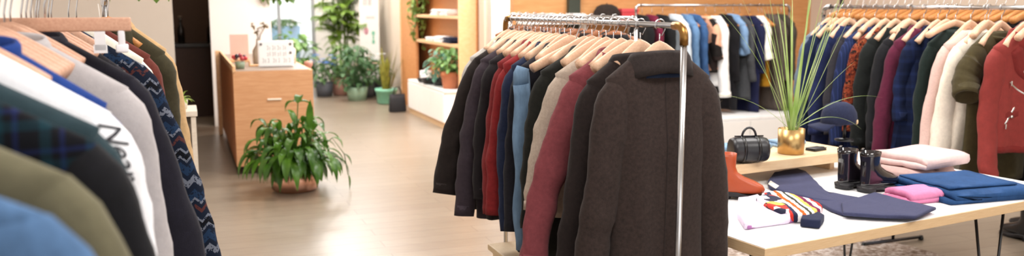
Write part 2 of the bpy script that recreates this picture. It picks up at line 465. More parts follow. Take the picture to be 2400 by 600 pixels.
def x_tape(mat):
    def f_(info):
        L = info['L']
        obj('neck_tape', patch(info['bvh'], [(-.075, L - .075), (.075, L - .075), (.07, L - .058), (-.07, L - .058)], -info['front'], .006, 12, 2), mat, info['t'])
    return f_
def x_both(*fs):
    def f_(info):
        for f in fs: f(info)
    return f_
# ------------------------------------------------------------------ racks
def clothes_rack(label, P0, P1, zr, group=None, r=.011, base=True, elbow=None, post_mat=None, rail_mat=None, foot=.5, z0=0.0):
    """a pipe rack; P0 near end, P1 far end (floor points)"""
    P0, P1 = Vector(P0), Vector(P1); L = (P1 - P0).length; a = math.atan2((P1 - P0).y, (P1 - P0).x)
    t = thing('clothes_rack', label, 'clothes rack', (P0.x, P0.y, z0), a, group); zr -= z0
    post_mat = post_mat or M_CHROME
    bm = nb(); tube(bm, [(.035, 0, zr), (L - .035, 0, zr)], r, 14, up=Vector((0, 0, 1))); obj('rail', bm, rail_mat or M_CHROME, t)
    for x, s in ((0, 1), (L, -1)):
        bm = nb(); tube(bm, [(x, 0, .03), (x, 0, zr - .035)], r, 14); obj('post', bm, post_mat, t)
        bm = nb(); pts = [(x, 0, zr - .06)] + [(x + s * (.035 - .035 * math.cos(q)), 0, zr - .035 + .035 * math.sin(q)) for q in (0, .35, .7, 1.05, 1.4, PI / 2)] + [(x + s * .06, 0, zr)]
        tube(bm, pts, r * 1.3, 14); obj('elbow', bm, elbow or post_mat, t)
        if foot:
            bm = nb(); tube(bm, [(x, -foot / 2, .02), (x, foot / 2, .02)], r * 1.1, 12, up=Vector((0, 0, 1))); f = obj('foot', bm, post_mat, t)
            for q in (-1, 1):
                b = nb(); lathe(b, [(0, 0), (.016, 0), (.018, .012), (.012, .03), (0, .03)], 12, (x, q * foot / 2, 0)); obj('end_cap', b, M_BLACK, f)
    return t
# ------------------------------------------------------------------ the setting
def floor_mat():
    m, nt, b = nmat('wood floor'); v = coords(nt, (1, 1, 1), (0, 0, -ROOM))
    br = nt.nodes.new('ShaderNodeTexBrick'); br.inputs['Scale'].default_value = 1; br.offset = .37
    br.inputs['Brick Width'].default_value = 1.9; br.inputs['Row Height'].default_value = .16; br.inputs['Mortar Size'].default_value = .003
    br.inputs['Color1'].default_value = srgb('#8e8172'); br.inputs['Color2'].default_value = srgb('#857767'); br.inputs['Mortar'].default_value = srgb('#6a5d4e')
    nt.links.new(v, br.inputs['Vector'])
    v2 = coords(nt, (2, 16, 1), (0, 0, -ROOM)); f = noisetex(nt, 3, v2, 5)
    r = ramp(nt, [(.25, (.82, .82, .82, 1)), (.75, (1.1, 1.1, 1.1, 1))], f)
    mx = nt.nodes.new('ShaderNodeMixRGB'); mx.blend_type = 'MULTIPLY'; mx.inputs[0].default_value = 1
    nt.links.new(br.outputs[0], mx.inputs[1]); nt.links.new(r.outputs[0], mx.inputs[2]); nt.links.new(mx.outputs[0], b.inputs['Base Color'])
    b.inputs['Roughness'].default_value = .3; b.inputs['Specular IOR Level'].default_value = .7
    bump(nt, b, f, .06, .003); return m
def slab(name, pts, z0, z1, mat):
    bm = nb(); prism(bm, [(p.x, p.y) for p in pts], z0, z1); return struct(name, bm, mat)
def wall(name, a0, b0, a1, b1, z0, z1, mat, th=.1, side=1):
    p, q = R(a0, b0), R(a1, b1); d = (q - p).normalized(); nrm = Vector((-d.y, d.x, 0)) * th * side
    return slab(name, [p, q, q + nrm, p + nrm], z0, z1, mat)
M_WALL = plain('warm white wall paint', '#efebe6', .8, var=.01)
M_WALLB = plain('beige wall paint', '#cdbcab', .8, var=.012)
M_PANEL = wood('honey wood panelling', '#b97f4c', '#cf9a66', (1.2, 1.2, 8), .5, 4)
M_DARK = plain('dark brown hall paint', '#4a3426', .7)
CEIL = 3.3
slab('floor', [R(-4, -1.4), R(-4, 7.1), R(21, 7.1), R(21, -1.4)], -.08, 0, floor_mat())
slab('ceiling', [R(-4, -1.4), R(-4, 7.1), R(17.6, 7.1), R(17.6, -1.4)], CEIL, CEIL + .1, M_WHITE)
wall('wall_left', -4, -1.15, 12, -1.15, 0, CEIL, M_WALL, .1, 1)
wall('wall_left_partition', 8.2, -1.15, 8.2, -.06, 0, CEIL, plain('grey beige paint', '#c4bab1', .8, var=.01), .12, 1)
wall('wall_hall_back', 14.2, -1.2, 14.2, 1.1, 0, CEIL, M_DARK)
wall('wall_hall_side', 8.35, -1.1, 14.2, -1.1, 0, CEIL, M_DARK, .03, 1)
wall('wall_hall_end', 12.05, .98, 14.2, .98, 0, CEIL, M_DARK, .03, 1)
slab('wall_counter', [R(11.85, .36), R(11.85, 1.13), R(12.0, 1.13), R(12.0, .36)], 0, CEIL, M_WALL)
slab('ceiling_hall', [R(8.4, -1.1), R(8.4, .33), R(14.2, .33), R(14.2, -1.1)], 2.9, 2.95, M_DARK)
slab('wall_corridor_left', [R(12.0, 1.03), R(12.0, 1.13), R(17.45, 1.13), R(17.45, 1.03)], 0, CEIL, M_WALL)
slab('wall_corridor_right', [R(10.25, 3.58), R(17.45, 3.58), R(17.45, 3.68), R(10.25, 3.68)], 0, CEIL, M_WALLB)
slab('wall_front', [R(17.45, 2.5), R(17.45, 3.6), R(17.6, 3.6), R(17.6, 2.5)], 0, CEIL, M_WALL)
slab('wall_alcove', [R(10.25, 3.6), R(10.25, 7.1), R(10.35, 7.1), R(10.35, 3.6)], 0, CEIL, M_WHITE)
slab('wall_panel', [R(8.1, 3.14), R(8.1, 6.95), R(8.2, 6.95), R(8.2, 3.14)], 0, CEIL, M_PANEL)
slab('wall_right', [R(-4, 6.85), R(8.2, 6.85), R(8.2, 6.95), R(-4, 6.95)], 0, CEIL, M_WALLB)
slab('trim_panel', [R(8.04, 3.73), R(8.04, 3.86), R(8.1, 3.86), R(8.1, 3.73)], 1.35, CEIL, plain('dark green post paint', '#2e3328', .6))
# glazed shop front at the far end of the corridor
t = thing('window_1', None, None, R(17.45, 1.815)); t['kind'] = 'structure'; t.rotation_euler = (0, 0, ROOM)
bm = nb()
for x in (-.66, .0, .66): box(bm, (x, 0, 1.6), (.06, .08, 3.2))
for z in (.05, 3.2): box(bm, (0, 0, z), (1.36, .08, .1))
o = obj('window_frame', bm, plain('grey window frame', '#9a9c9e', .5), t, False); o['kind'] = 'structure'
bm = nb(); box(bm, (0, 0, 1.6), (1.3, .008, 3.1)); o = obj('window_pane', bm, glassmat(), t, False); o['kind'] = 'structure'
slab('ground_street', [R(17.6, -6), R(17.6, 12), R(34, 12), R(34, -6)], -.12, -.03, plain('pale street paving', '#b9b7b4', .8))
# alcove right of the wall shelving: its wall is brightened by an added light
# hall furniture in the dark doorway
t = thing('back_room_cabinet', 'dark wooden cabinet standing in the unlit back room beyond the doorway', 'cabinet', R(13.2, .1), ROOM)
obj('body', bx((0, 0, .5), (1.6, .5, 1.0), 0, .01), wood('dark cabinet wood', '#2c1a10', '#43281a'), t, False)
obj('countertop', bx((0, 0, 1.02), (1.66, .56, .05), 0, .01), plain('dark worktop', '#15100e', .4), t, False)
for k, x in enumerate((-.35, -.1, .3)):
    b = thing('dark_bottle', ('squat dark jar on the back room cabinet, first from the door edge', 'tall dark bottle on the back room cabinet, in the middle', 'tall dark bottle on the back room cabinet, beside the white wall')[k], 'bottle', R(13.2, .1) + BX * x + Vector((0, 0, 1.046)), 0, 'bottles in the back room')
    bm = nb(); lathe(bm, [(0, 0), (.05, 0), (.05, .2), (.02, .27), (.02, .36), (0, .36)] if k else [(0, 0), (.07, 0), (.07, .18), (.05, .22), (0, .22)], 14); obj('glass', bm, plain('dark bottle glass', '#1a1512', .15), b)
    bm = nb(); lathe(bm, [(0, .36), (.023, .36), (.023, .39), (0, .39)] if k else [(0, .22), (.053, .22), (.053, .25), (0, .25)], 12); obj('cap', bm, plain('bottle cap', '#5a4a3c', .4), b)
# ------------------------------------------------------------------ light
w = bpy.data.worlds.new('sky'); sc.world = w; w.use_nodes = True
wn = w.node_tree; bg = wn.nodes['Background']
sky = wn.nodes.new('ShaderNodeTexSky'); sky.sky_type = 'HOSEK_WILKIE' if False else 'PREETHAM'; sky.turbidity = 6; sky.sun_direction = (.3, -.4, .85)
mixw = wn.nodes.new('ShaderNodeMixRGB'); mixw.inputs[0].default_value = .85; mixw.inputs[2].default_value = (1, .985, .96, 1)
wn.links.new(sky.outputs[0], mixw.inputs[1]); wn.links.new(mixw.outputs[0], bg.inputs[0]); bg.inputs[1].default_value = 1.4
def area(name, loc, size, power, color=(1, .975, .945), rot=(0, 0, ROOM), sy=None):
    l = bpy.data.lights.new(name, 'AREA'); l.shape = 'RECTANGLE'; l.size = size; l.size_y = sy or size; l.energy = power; l.color = color
    o = bpy.data.objects.new(name, l); col.objects.link(o); o.location = loc; o.rotation_euler = rot; return o
for k, (a, b, p) in enumerate([(1.2, .8, 48), (1.0, 3.6, 48), (4.0, 1.2, 48), (3.6, 3.4, 48), (3.0, 5.8, 40), (6.2, 4.6, 55), (6.8, 2.3, 60), (9.6, 2.2, 85), (9.3, 4.4, 110), (12.5, 2.3, 75), (15.5, 2.3, 75)]):
    area('ceiling_fill', R(a, b, CEIL - .06), 1.3, p, sy=.5)  # unseen area lights added under the ceiling to brighten the shop
area('warm_fill', R(7.2, .35, CEIL - .06), .8, 14, (1, .8, .58), sy=.4)  # unseen warm light added to tint the floor near the counter
area('ceiling_fill', R(9.8, .8, CEIL - .06), .8, 30, sy=.4)  # extra unseen light, added to whiten the wall behind the counter
area('back_room_fill', R(12.9, .0, 2.8), .4, 7, (1, .8, .6))  # added light, no fixture there; lifts the back room out of black
sc.view_settings.view_transform = 'Standard'; sc.view_settings.look = 'None'; sc.view_settings.gamma = 1; sc.view_settings.exposure = 0.42
sc.view_settings.use_curve_mapping = False
sc.cycles.use_denoising = True
sc.cycles.max_bounces = 6
sc.cycles.filter_width = 2.0
# ------------------------------------------------------------------ centre rack
S_AX = math.atan2(BX.y, BX.x)
CZ = 1.532
C0, C1 = R(2.32, 1.475), R(3.95, 1.49)
clothes_rack('chrome clothes rack with bronze corner joints in the middle of the floor', C0, C1, CZ, None, .0105, elbow=M_BRONZE)
def cp(a): 
    f = (a - 2.32) / (3.95 - 2.32); return R(a, 1.475 + .015 * f, CZ)
K = '#231c1a'
pw = denim('#7d9ab8')
CENTRE = [
 # a, kind, args
 (2.47, dict(name='wool_coat', label='charcoal brown wool coat hung nearest on the centre rack, seen from behind', mat=fab('#40332f', .28, 90), L=.92, sw=.195, hem=.185, th=.075, sl=.76, sr=.072, cr=.056, out=.07, front=1, collar='coat', extras=x_both(x_backseam(fab('#3a2f2c')), x_tape(fab('#27344f'))), seed=3, top=.098, drop=.075, nw=.095, cmat=fab('#3b3230', .2, 90), folds=.011)),
 (2.60, dict(name='wool_coat', label='black brown wool coat hung directly behind the nearest coat on the centre rack', mat=fab('#2e2422', .25, 80), L=.93, sw=.20, hem=.19, th=.07, sl=.74, sr=.072, cr=.056, out=.085, extras=x_lapels(fab('#2a2120')), seed=4, top=.11, drop=.08, nw=.095, front=1)),
 (2.74, dict(name='overshirt', label='dusty rose overshirt with long cuffed sleeves on the centre rack', mat=fab('#954a50', .15, 60), L=.74, sw=.2, hem=.22, sl=.68, sr=.068, cr=.05, out=.15, collar='shirt', cuff=True, extras=x_shirt(fab('#8a4048')), seed=5)),
 (2.86, dict(name='sweater', label='oatmeal beige knitted sweater between rose overshirt and black jacket', mat=fab('#b9a898', .12, 120), L=.62, sw=.205, hem=.2, sl=.5, sr=.07, cr=.05, out=.12, collar='band', seed=6, cuff=True)),
 (2.98, dict(name='jacket', label='black green jacket hung between the jeans and the beige sweater', mat=fab('#23231e', .25, 60), L=.8, sw=.21, hem=.24, th=.06, sl=.6, out=.1, collar='coat', seed=7)),
 (3.24, dict(name='overcoat', label='black overcoat with navy lining edge hung beside the folded jeans', mat=fab('#24222a', .25, 60), L=.86, sw=.2, hem=.21, th=.05, sl=.68, out=.06, collar='coat', seed=8)),
 (3.33, dict(name='shirt', label='navy shirt hung in front of the two red shirts', mat=fab('#26304e', .2, 60), L=.78, sw=.205, hem=.22, sl=.7, out=.06, collar='shirt', seed=9, extras=x_shirt(fab('#222b48')))),
 (3.42, dict(name='shirt', label='bright red shirt of the red pair, beside the navy shirt', mat=fab('#9c2c2e', .15, 60), L=.7, sw=.205, hem=.22, sl=.66, sr=.06, cr=.045, out=.075, collar='shirt', seed=10, extras=x_shirt(fab('#8e2628')))),
 (3.50, dict(name='shirt', label='deep red shirt of the red pair, beside the plum grey coat', mat=fab('#8c2a2c', .15, 60), L=.7, sw=.205, hem=.22, sl=.66, sr=.06, cr=.045, out=.09, collar='shirt', seed=11, extras=x_shirt(fab('#7e2426')))),
 (3.61, dict(name='coat', label='black slim coat between the plum grey coat and red shirts', mat=fab('#231d20', .2, 60), L=.8, sw=.205, hem=.22, sl=.62, out=.07, seed=12)),
 (3.70, dict(name='coat', label='plum grey coat with long sleeves on the centre rack', mat=fab('#453a42', .18, 60), L=.82, sw=.21, hem=.24, sl=.72, out=.12, seed=13)),
 (3.83, dict(name='coat', label='black brown coat hung last at the far end of the centre rack', mat=fab('#2b221f', .2, 60), L=.8, sw=.205, hem=.25, th=.07, sl=.64, sr=.078, cr=.064, out=.19, seed=14, extras=x_lapels(fab('#2a211f')))),
 (3.91, dict(name='jacket', label='grey white jacket mostly hidden behind the last black brown coat', mat=fab('#b9b4ae', .15, 60), L=.7, sw=.2, hem=.22, sl=.55, out=.09, seed=15)),
]
for a, d in CENTRE:
    d = dict(d); nm, lb = d.pop('name'), d.pop('label'); P = cp(a)
    garment(nm, lb, nm.replace('_', ' '), P, S_AX + random.Random(int(a * 100)).uniform(-.08, .08), d.pop('mat'), 'clothes on the centre rack', **d)
    hanger(P, S_AX, 'pale wooden hanger carrying the ' + short(lb) + (' nearest the corner post' if a == 2.47 else ' on centre rack'), 'pale hangers on the centre rack', w=.098 if a < 2.65 else .122, hh=.042, th=.016, drop=.06 if a < 2.65 else .075, stem=.068)
# light blue jeans folded over a hanger bar
P = cp(3.12)
t = thing('jeans', 'light blue jeans folded lengthwise over a hanger on the centre rack', 'jeans', (P.x, P.y, .62), S_AX, 'clothes on the centre rack')
for s in (0, 1):
    bm = nb(); pts = []
    for k in range(17): pts.append((-.245 + s * .012 + .006 * math.sin(k * .9), .012 * (s * 2 - 1) + .004 * math.sin(k * .7 + s), (.71 - .71 * k / 16) * (1 if s else .94)))
    tube(bm, pts, [.034 - .006 * k / 16 for k in range(17)], 14, .014)
    obj('leg', bm, pw, t)
bm = nb(); tube(bm, [(-.243, 0, .66), (-.24, 0, .71), (-.232, 0, .735)], [.033, .033, .027], 14, [.02, .02, .014]); obj('waistband', bm, pw, t)
hanger(P, S_AX, 'pale wooden hanger carrying the light blue jeans on centre rack', 'pale hangers on the centre rack', w=.2, hh=.04, th=.018)
for k, a in enumerate((2.67, 2.80, 2.92, 3.05, 3.18, 3.29, 3.38, 3.46, 3.56, 3.655, 3.765)):
    hanger(cp(a), S_AX + .05 * math.sin(k * 2.3), 'spare pale wooden hanger hooked between garments on the centre rack', 'spare hangers on the centre rack', w=.15, hh=.042, th=.018, drop=.07, stem=.072)
# ------------------------------------------------------------------ second rack behind it
S0, S1 = R(4.45, 2.50), R(6.5, 2.50)
clothes_rack('chrome clothes rack half hidden behind the centre rack', S0, S1, 1.52, None, .011)
first = None
mats = [fab('#1d1b1e'), fab('#2a2320'), fab('#23252e'), fab('#3a1d20')]
for k in range(11):
    a = 4.72 + k * .16
    P = R(a, 2.5, 1.52)
    hanger(P, S_AX, 'brown wooden hanger on the rack behind the centre rack', 'brown hangers on the second rack', mat=M_HANGB, w=.2, hh=.04, drop=.06)
    if k % 2 == 0:
        nm = ('coat', 'jacket', 'coat', 'shirt', 'jacket', 'coat')[k // 2]
        garment(nm, ('black coat hung nearest on the second rack', 'dark brown jacket hung second on the second rack', 'navy black coat in the middle of the second rack', 'dark wine shirt on the second rack', 'black jacket hung near the end of the second rack', 'brown black coat hung last on the second rack')[k // 2], nm, P, S_AX, mats[k // 2 % 4], 'clothes on the second rack', L=.7, sw=.195, seed=30 + k, out=.03)
# pale plinth at the far foot of the centre rack
t = thing('display_plinth', 'low pale birch display plinth at the far foot of the centre rack', 'plinth', R(3.62, 1.62), ROOM)
obj('body', bx((0, 0, .195), (.46, .5, .39), 0, .004), wood('birch ply', '#d9bd95', '#e8d2ae', (4, 4, 20)), t, False)
obj('top', bx((0, 0, .405), (.5, .54, .03), 0, .006), wood('birch ply', '#d9bd95', '#e8d2ae', (4, 4, 20)), t, False)
# ------------------------------------------------------------------ left rack
LZ = 1.655
clothes_rack('tall clothes rack packed with shirts and coats along the wall side', R(.45, -.32), R(4.35, -.32), LZ, None, .012)
def lp(d):     # d = depth of the shoulder tip
    tip = Vector((-.44 - .378 * (d - .86), d, 0)); r = tip - BX * (.298 if d < 2.9 else (.29 if d < 3.5 else .215))
    k = max(0, 1.35 - d)
    r = r - BX * .03 * k
    return Vector((r.x, r.y, LZ - .02 * k))
plaidm = plaid('dark green and navy plaid', '#0b0c11', '#0f2a33', '#141d44', 17, 17)
def x_script(info):
    """handwritten letters running down the sleeve that faces the aisle"""
    s, bvh, pts, r1 = [q for q in info['sleeves'] if q[0] > 0][0]
    cu = bpy.data.curves.new('letters', 'FONT'); cu.body = 'Near'; cu.size = .055; cu.shear = .3; cu.resolution_u = 3
    to = bpy.data.objects.new('letters', cu); dg = bpy.context.evaluated_depsgraph_get(); col.objects.link(to); dg.update()
    me = bpy.data.meshes.new_from_object(to.evaluated_get(dg)); bm = nb(); bm.from_mesh(me); bpy.data.objects.remove(to)
    bmesh.ops.triangulate(bm, faces=bm.faces); bmesh.ops.subdivide_edges(bm, edges=bm.edges, cuts=1)
    zt, sw = info['zt'], info['sw']
    for v in bm.verts:
        u, h = v.co.x, v.co.y               # u runs along the sleeve, h across it
        z = zt - .012 - u * .95; xx = h
        dirn = Vector((-.55, 1, 0)).normalized()
        # look at the sleeve from the front-outer side
        cx = sw + .01 + .25 * min(u, .2)
        o_ = Vector((cx, 0, z)) + Vector((.55, -1, 0)).normalized() * .5 + Vector((1, .55, 0)).normalized() * (xx - .04)
        hit = bvh.ray_cast(o_, dirn)[0]
        v.co = (hit - dirn * .0025) if hit is not None else Vector((cx, -.03, z))
    obj('script_lettering', bm, plain('black print', '#22222a', .8), info['t'], True)
def x_sleevebutton(info):
    s, bvh, pts, r1 = [q for q in info['sleeves'] if q[0] > 0][0]
    p = pts[-4]; hit = bvh.ray_cast(Vector((p[0] + .01, -1, p[2])), Vector((0, 1, 0)))[0]
    if hit is not None:
        bm = nb(); tube(bm, [hit, hit + Vector((0, -.007, 0))], .009, 12, up=Vector((0, 0, 1))); obj('sleeve_button', bm, plain('grey sleeve button', '#4c4a4e', .4), info['t'])
bl = denim('#5f83b0', 1.3)
LEFT = [
 (.86, dict(name='denim_jacket', label='light blue denim jacket nearest on the tall left rack', mat=bl, L=.6, sw=.235, hem=.24, th=.06, sl=.6, sr=.085, cr=.06, out=.1, collar='shirt', extras=x_both(x_shirt(bl, '#b08a50', True, True)), seed=50)),
 (1.06, dict(name='utility_jacket', label='sage olive cotton utility jacket behind the denim jacket', mat=fab('#7b755c', .12, 30), L=.75, sw=.225, hem=.25, th=.065, sl=.62, sr=.082, cr=.058, out=.13, collar='coat', extras=x_lapels(fab('#767058')), seed=51)),
 (1.28, dict(name='flannel_coat', label='black coat with dark green and navy plaid, behind the olive jacket', mat=plaidm, L=.86, sw=.23, hem=.25, th=.07, sl=.66, sr=.08, cr=.058, out=.12, collar='coat', smat=fab('#14141a', .3), seed=52)),  # sleeve cloth blackened for the shade below the plaid shoulders
 (1.43, dict(name='shirt', label='slate teal shirt between the plaid coat and the white sweatshirt', mat=fab('#31474f', .15, 50), L=.72, sw=.22, hem=.23, sl=.5, out=.05, collar='shirt', extras=x_shirt(fab('#2c4048')), seed=53)),
 (1.60, dict(name='sweatshirt', label='white sweatshirt with black handwritten lettering down the sleeve', mat=fab('#e8e9ee', .04, 80), L=.7, sw=.225, hem=.24, th=.06, sl=.62, sr=.078, cr=.052, out=.05, collar='band', extras=x_script, seed=54, cuff=True)),
 (1.74, dict(name='shirt', label='royal blue shirt showing its neckline behind the white sweatshirt', mat=fab('#23489a', .12, 60), L=.7, sw=.205, hem=.23, sl=.45, out=.03, collar='stand', seed=55)),
 (2.08, dict(name='shirt', label='light grey button shirt with long pale sleeves on the left rack', mat=fab('#b9b3b4', .06, 60), L=.9, sw=.225, hem=.26, th=.06, sl=.72, sr=.078, cr=.055, out=.07, collar='shirt', extras=x_both(x_shirt(fab('#b2acad'), '#77727a'), x_sleevebutton), seed=56)),
 (2.36, dict(name='coat', label='midnight navy coat directly behind the light grey shirt', mat=fab('#211f2c', .2, 60), L=.95, sw=.225, hem=.26, th=.07, sl=.85, sr=.08, cr=.06, out=.14, collar='coat', seed=57, extras=x_lapels(fab('#1c1a26')))),
 (2.86, dict(name='nordic_sweater', label='patterned blue nordic knit sweater behind the midnight coat and black blouse', mat=nordic('nordic knit'), L=.78, sw=.22, hem=.25, th=.07, sl=.76, sr=.085, cr=.07, out=.19, collar='band', seed=58, cuff=True)),
 (2.62, dict(name='blouse', label='black patterned blouse with a white paper tag at its neck', mat=floral('black speckled print', [(0, '#18161c'), (.55, '#2b2830'), (.8, '#6d6460'), (.9, '#18161c')], 60), L=.7, sw=.185, hem=.2, sl=.5, sr=.06, out=.02, collar='band', seed=59)),
 (3.2, dict(name='t_shirt', label='cream t-shirt between the black blouse and tan coat', mat=fab('#dcd6c8', .06, 60), L=.65, sw=.2, hem=.22, sl=.2, sr=.07, cr=.07, out=.03, collar='band', seed=60)),
 (3.42, dict(name='cardigan', label='rust brown cardigan peeking out behind the cream t-shirt', mat=fab('#7a3a30', .15, 60), L=.62, sw=.215, hem=.23, sl=.5, out=.04, collar='band', seed=61)),
 (3.62, dict(name='jacket', label='dark olive jacket in front of the tan coat on the left rack', mat=fab('#4a442f', .15, 60), L=.85, sw=.19, hem=.22, sl=.62, out=.03, collar='coat', seed=62)),
 (3.85, dict(name='coat', label='tan beige coat hung last on the tall left rack', mat=fab('#c9a577', .1, 60), L=.95, sw=.19, hem=.22, th=.07, sl=.66, sr=.07, cr=.055, out=.06, collar='coat', seed=63, extras=x_lapels(fab('#c09b6c')))),
]
for d_, d in LEFT:
    d = dict(d); nm, lb = d.pop('name'), d.pop('label'); P = lp(d_)
    d['sw'] += .04; d['nw'] = .085
    garment(nm, lb, nm.replace('_', ' '), P, S_AX + random.Random(int(d_ * 100)).uniform(-.06, .06), d.pop('mat'), 'clothes on the tall left rack', top=.14 if d_ > 1.5 else .16, drop=.115 if d_ > 1.5 else .1, **d)
    hanger(P, S_AX, 'pinkish wooden hanger inside the ' + short(lb) + ' on the left rack', 'pinkish hangers on the left rack', mat=M_HANGP if d_ < 3 else M_HANGD, w=.135, hh=.032, th=.016, drop=.1, stem=.118 if d_ > 1.5 else .13)
for k, d_ in enumerate((1.67, 1.79, 1.84, 1.9, 1.95, 2.01, 2.15, 2.22, 2.43, 2.5, 2.58, 2.8)):
    hanger(lp(d_), S_AX, 'spare pinkish wooden hanger hooked between garments on the left rack', 'spare hangers on the left rack', mat=M_HANGP, w=.15, hh=.045, th=.018, drop=.08, stem=.115)
P = lp(2.28) + BX * .067; hanger(P, S_AX, 'flat pinkish trouser hanger bar with white clips on the left rack', None, mat=M_HANGP, w=.2, kind='bar', th=.018)
q = at(236, 118, 2.42)
t = thing('price_tag', 'white paper price tag hanging at the neck of the black blouse', 'tag', q, S_AX)
bm = nb(); prism(bm, [(-.02, -.0015), (.02, -.0015), (.02, .0015), (-.02, .0015)], 0, .075); box(bm, (0, 0, .005), (.05, .003, .03)); bmesh.ops.scale(bm, vec=(.7, 1, .8), verts=bm.verts); obj('card', bm, plain('white tag card', '#f3f3f6', .6), t, False)
bm = nb(); tube(bm, [(0, 0, .056), (.004, .004, .09), (0, .02, .13)], .001, 5); obj('string', bm, plain('tag string', '#e8e4dc', .8), t)
# whitewashed pedestal with a small sprout beyond the left rack
pp = at(412, 262, 5.4)
t = thing('pedestal', 'whitewashed wooden pedestal beyond the end of the left rack', 'pedestal', (pp.x - .02, pp.y + .2, 0), ROOM)
mm = wood('whitewashed wood', '#cdbfae', '#e2d8ca', (6, 6, 30))
for x in (-.05, .05):
    obj('side_panel', bx((x, 0, pp.z / 2 - .02), (.03, .34, pp.z - .04), 0, .003), mm, t, False)
obj('top', bx((0, 0, pp.z - .02), (.15, .36, .035), 0, .004), mm, t, False)
obj('shelf', bx((0, 0, pp.z * .45), (.08, .32, .03), 0, .003), mm, t, False)
t2 = thing('potted_sprout', 'tiny green sprout in a pot on the whitewashed pedestal', 'plant', (pp.x - .02, pp.y + .16, pp.z), 0)
bm = nb(); lathe(bm, [(0, 0), (.03, 0), (.038, .06), (.033, .06), (.03, .05), (0, .05)], 16); obj('pot', bm, plain('cream pot', '#d9d0bf', .5), t2)
bm = nb(); rr = random.Random(5)
for k in range(12): leaf(bm, (0, 0, .05), (rr.uniform(-1, 1), rr.uniform(-1, 1), .9), .09, .02, 1.2, 4)
obj('foliage', bm, leafmat('sprout leaf', '#7d9a3c', '#a6bd5e'), t2)
# ------------------------------------------------------------------ right rack
RZ = 1.582
RB = 4.05
clothes_rack('long chrome clothes rack along the right side behind the display table', R(2.2, RB), R(4.66, RB), RZ, None, .012)
def rp(a): return R(a, RB, RZ)
def x_moto(info):
    L, f, bvh, t = info['L'], info['front'], info['bvh'], info['t']
    m2 = fab('#8e2f2b', .1, 60); zipm = plain('nickel zip', '#d5d0cc', .3, 1); nw = info['nw']
    for s in (-1, 1):
        bm = patch(bvh, [(s * .008, L - .28), (s * .1, L - .2), (s * (nw + .065), L - .1), (s * (nw - .01), L - .05)], f, .013, 6, 8); lp_ = obj('lapel', bm, m2, t)
        for q in ((.055, L - .2), (.03, L - .24)):
            h = bvh.ray_cast(Vector((s * q[0], f, q[1])), Vector((0, -f, 0)))[0]
            if h is not None:
                bm = nb(); tube(bm, [h + Vector((0, f * .006, 0)), h + Vector((0, f * .015, 0))], .007, 10, up=Vector((0, 0, 1))); obj('snap', bm, zipm, lp_)
    def zipper(x0, z0, x1, z1, nm):
        dx, dz = x1 - x0, z1 - z0; l = math.hypot(dx, dz); nx, nz = -dz / l * .005, dx / l * .005
        bm = patch(bvh, [(x0 - nx, z0 - nz), (x0 + nx, z0 + nz), (x1 + nx, z1 + nz), (x1 - nx, z1 - nz)], f, .006, 2, 10); z = obj(nm, bm, zipm, t)
        h = bvh.ray_cast(Vector((x0, f, z0)), Vector((0, -f, 0)))[0]
        if h is not None: obj('zip_pull', bx(h + Vector((0, f * .012, -.008)), (.008, .005, .026), 0, .002), zipm, z)
    zipper(-.13, L - .25, -.035, L - .32, 'chest_zip'); zipper(.02, L - .26, .03, .04, 'front_zip'); zipper(-.15, L - .47, -.08, L - .38, 'pocket_zip')
    bm = patch(bvh, [(-.15, L - .44), (-.06, L - .44), (-.06, L - .4), (-.15, L - .4)], f, .006, 5, 3); o = obj('pocket_flap', bm, m2, t)
    h = bvh.ray_cast(Vector((-.105, f, L - .43)), Vector((0, -f, 0)))[0]
    if h is not None:
        bm = nb(); tube(bm, [h, h + Vector((0, f * .012, 0))], .008, 10, up=Vector((0, 0, 1))); obj('snap', bm, zipm, o)
    bm = patch(bvh, [(-.19, .0), (.19, .0), (.19, .04), (-.19, .04)], f, .006, 16, 3); obj('belt', bm, m2, t)
navyplaid = plaid('navy check', '#121a33', '#1a2548', '#0f1528', 14, 14)
rustp = floral('rust print', [(0, '#5a2216'), (.4, '#7e3620'), (.7, '#1f1312'), (.85, '#8a4a2e')], 90)
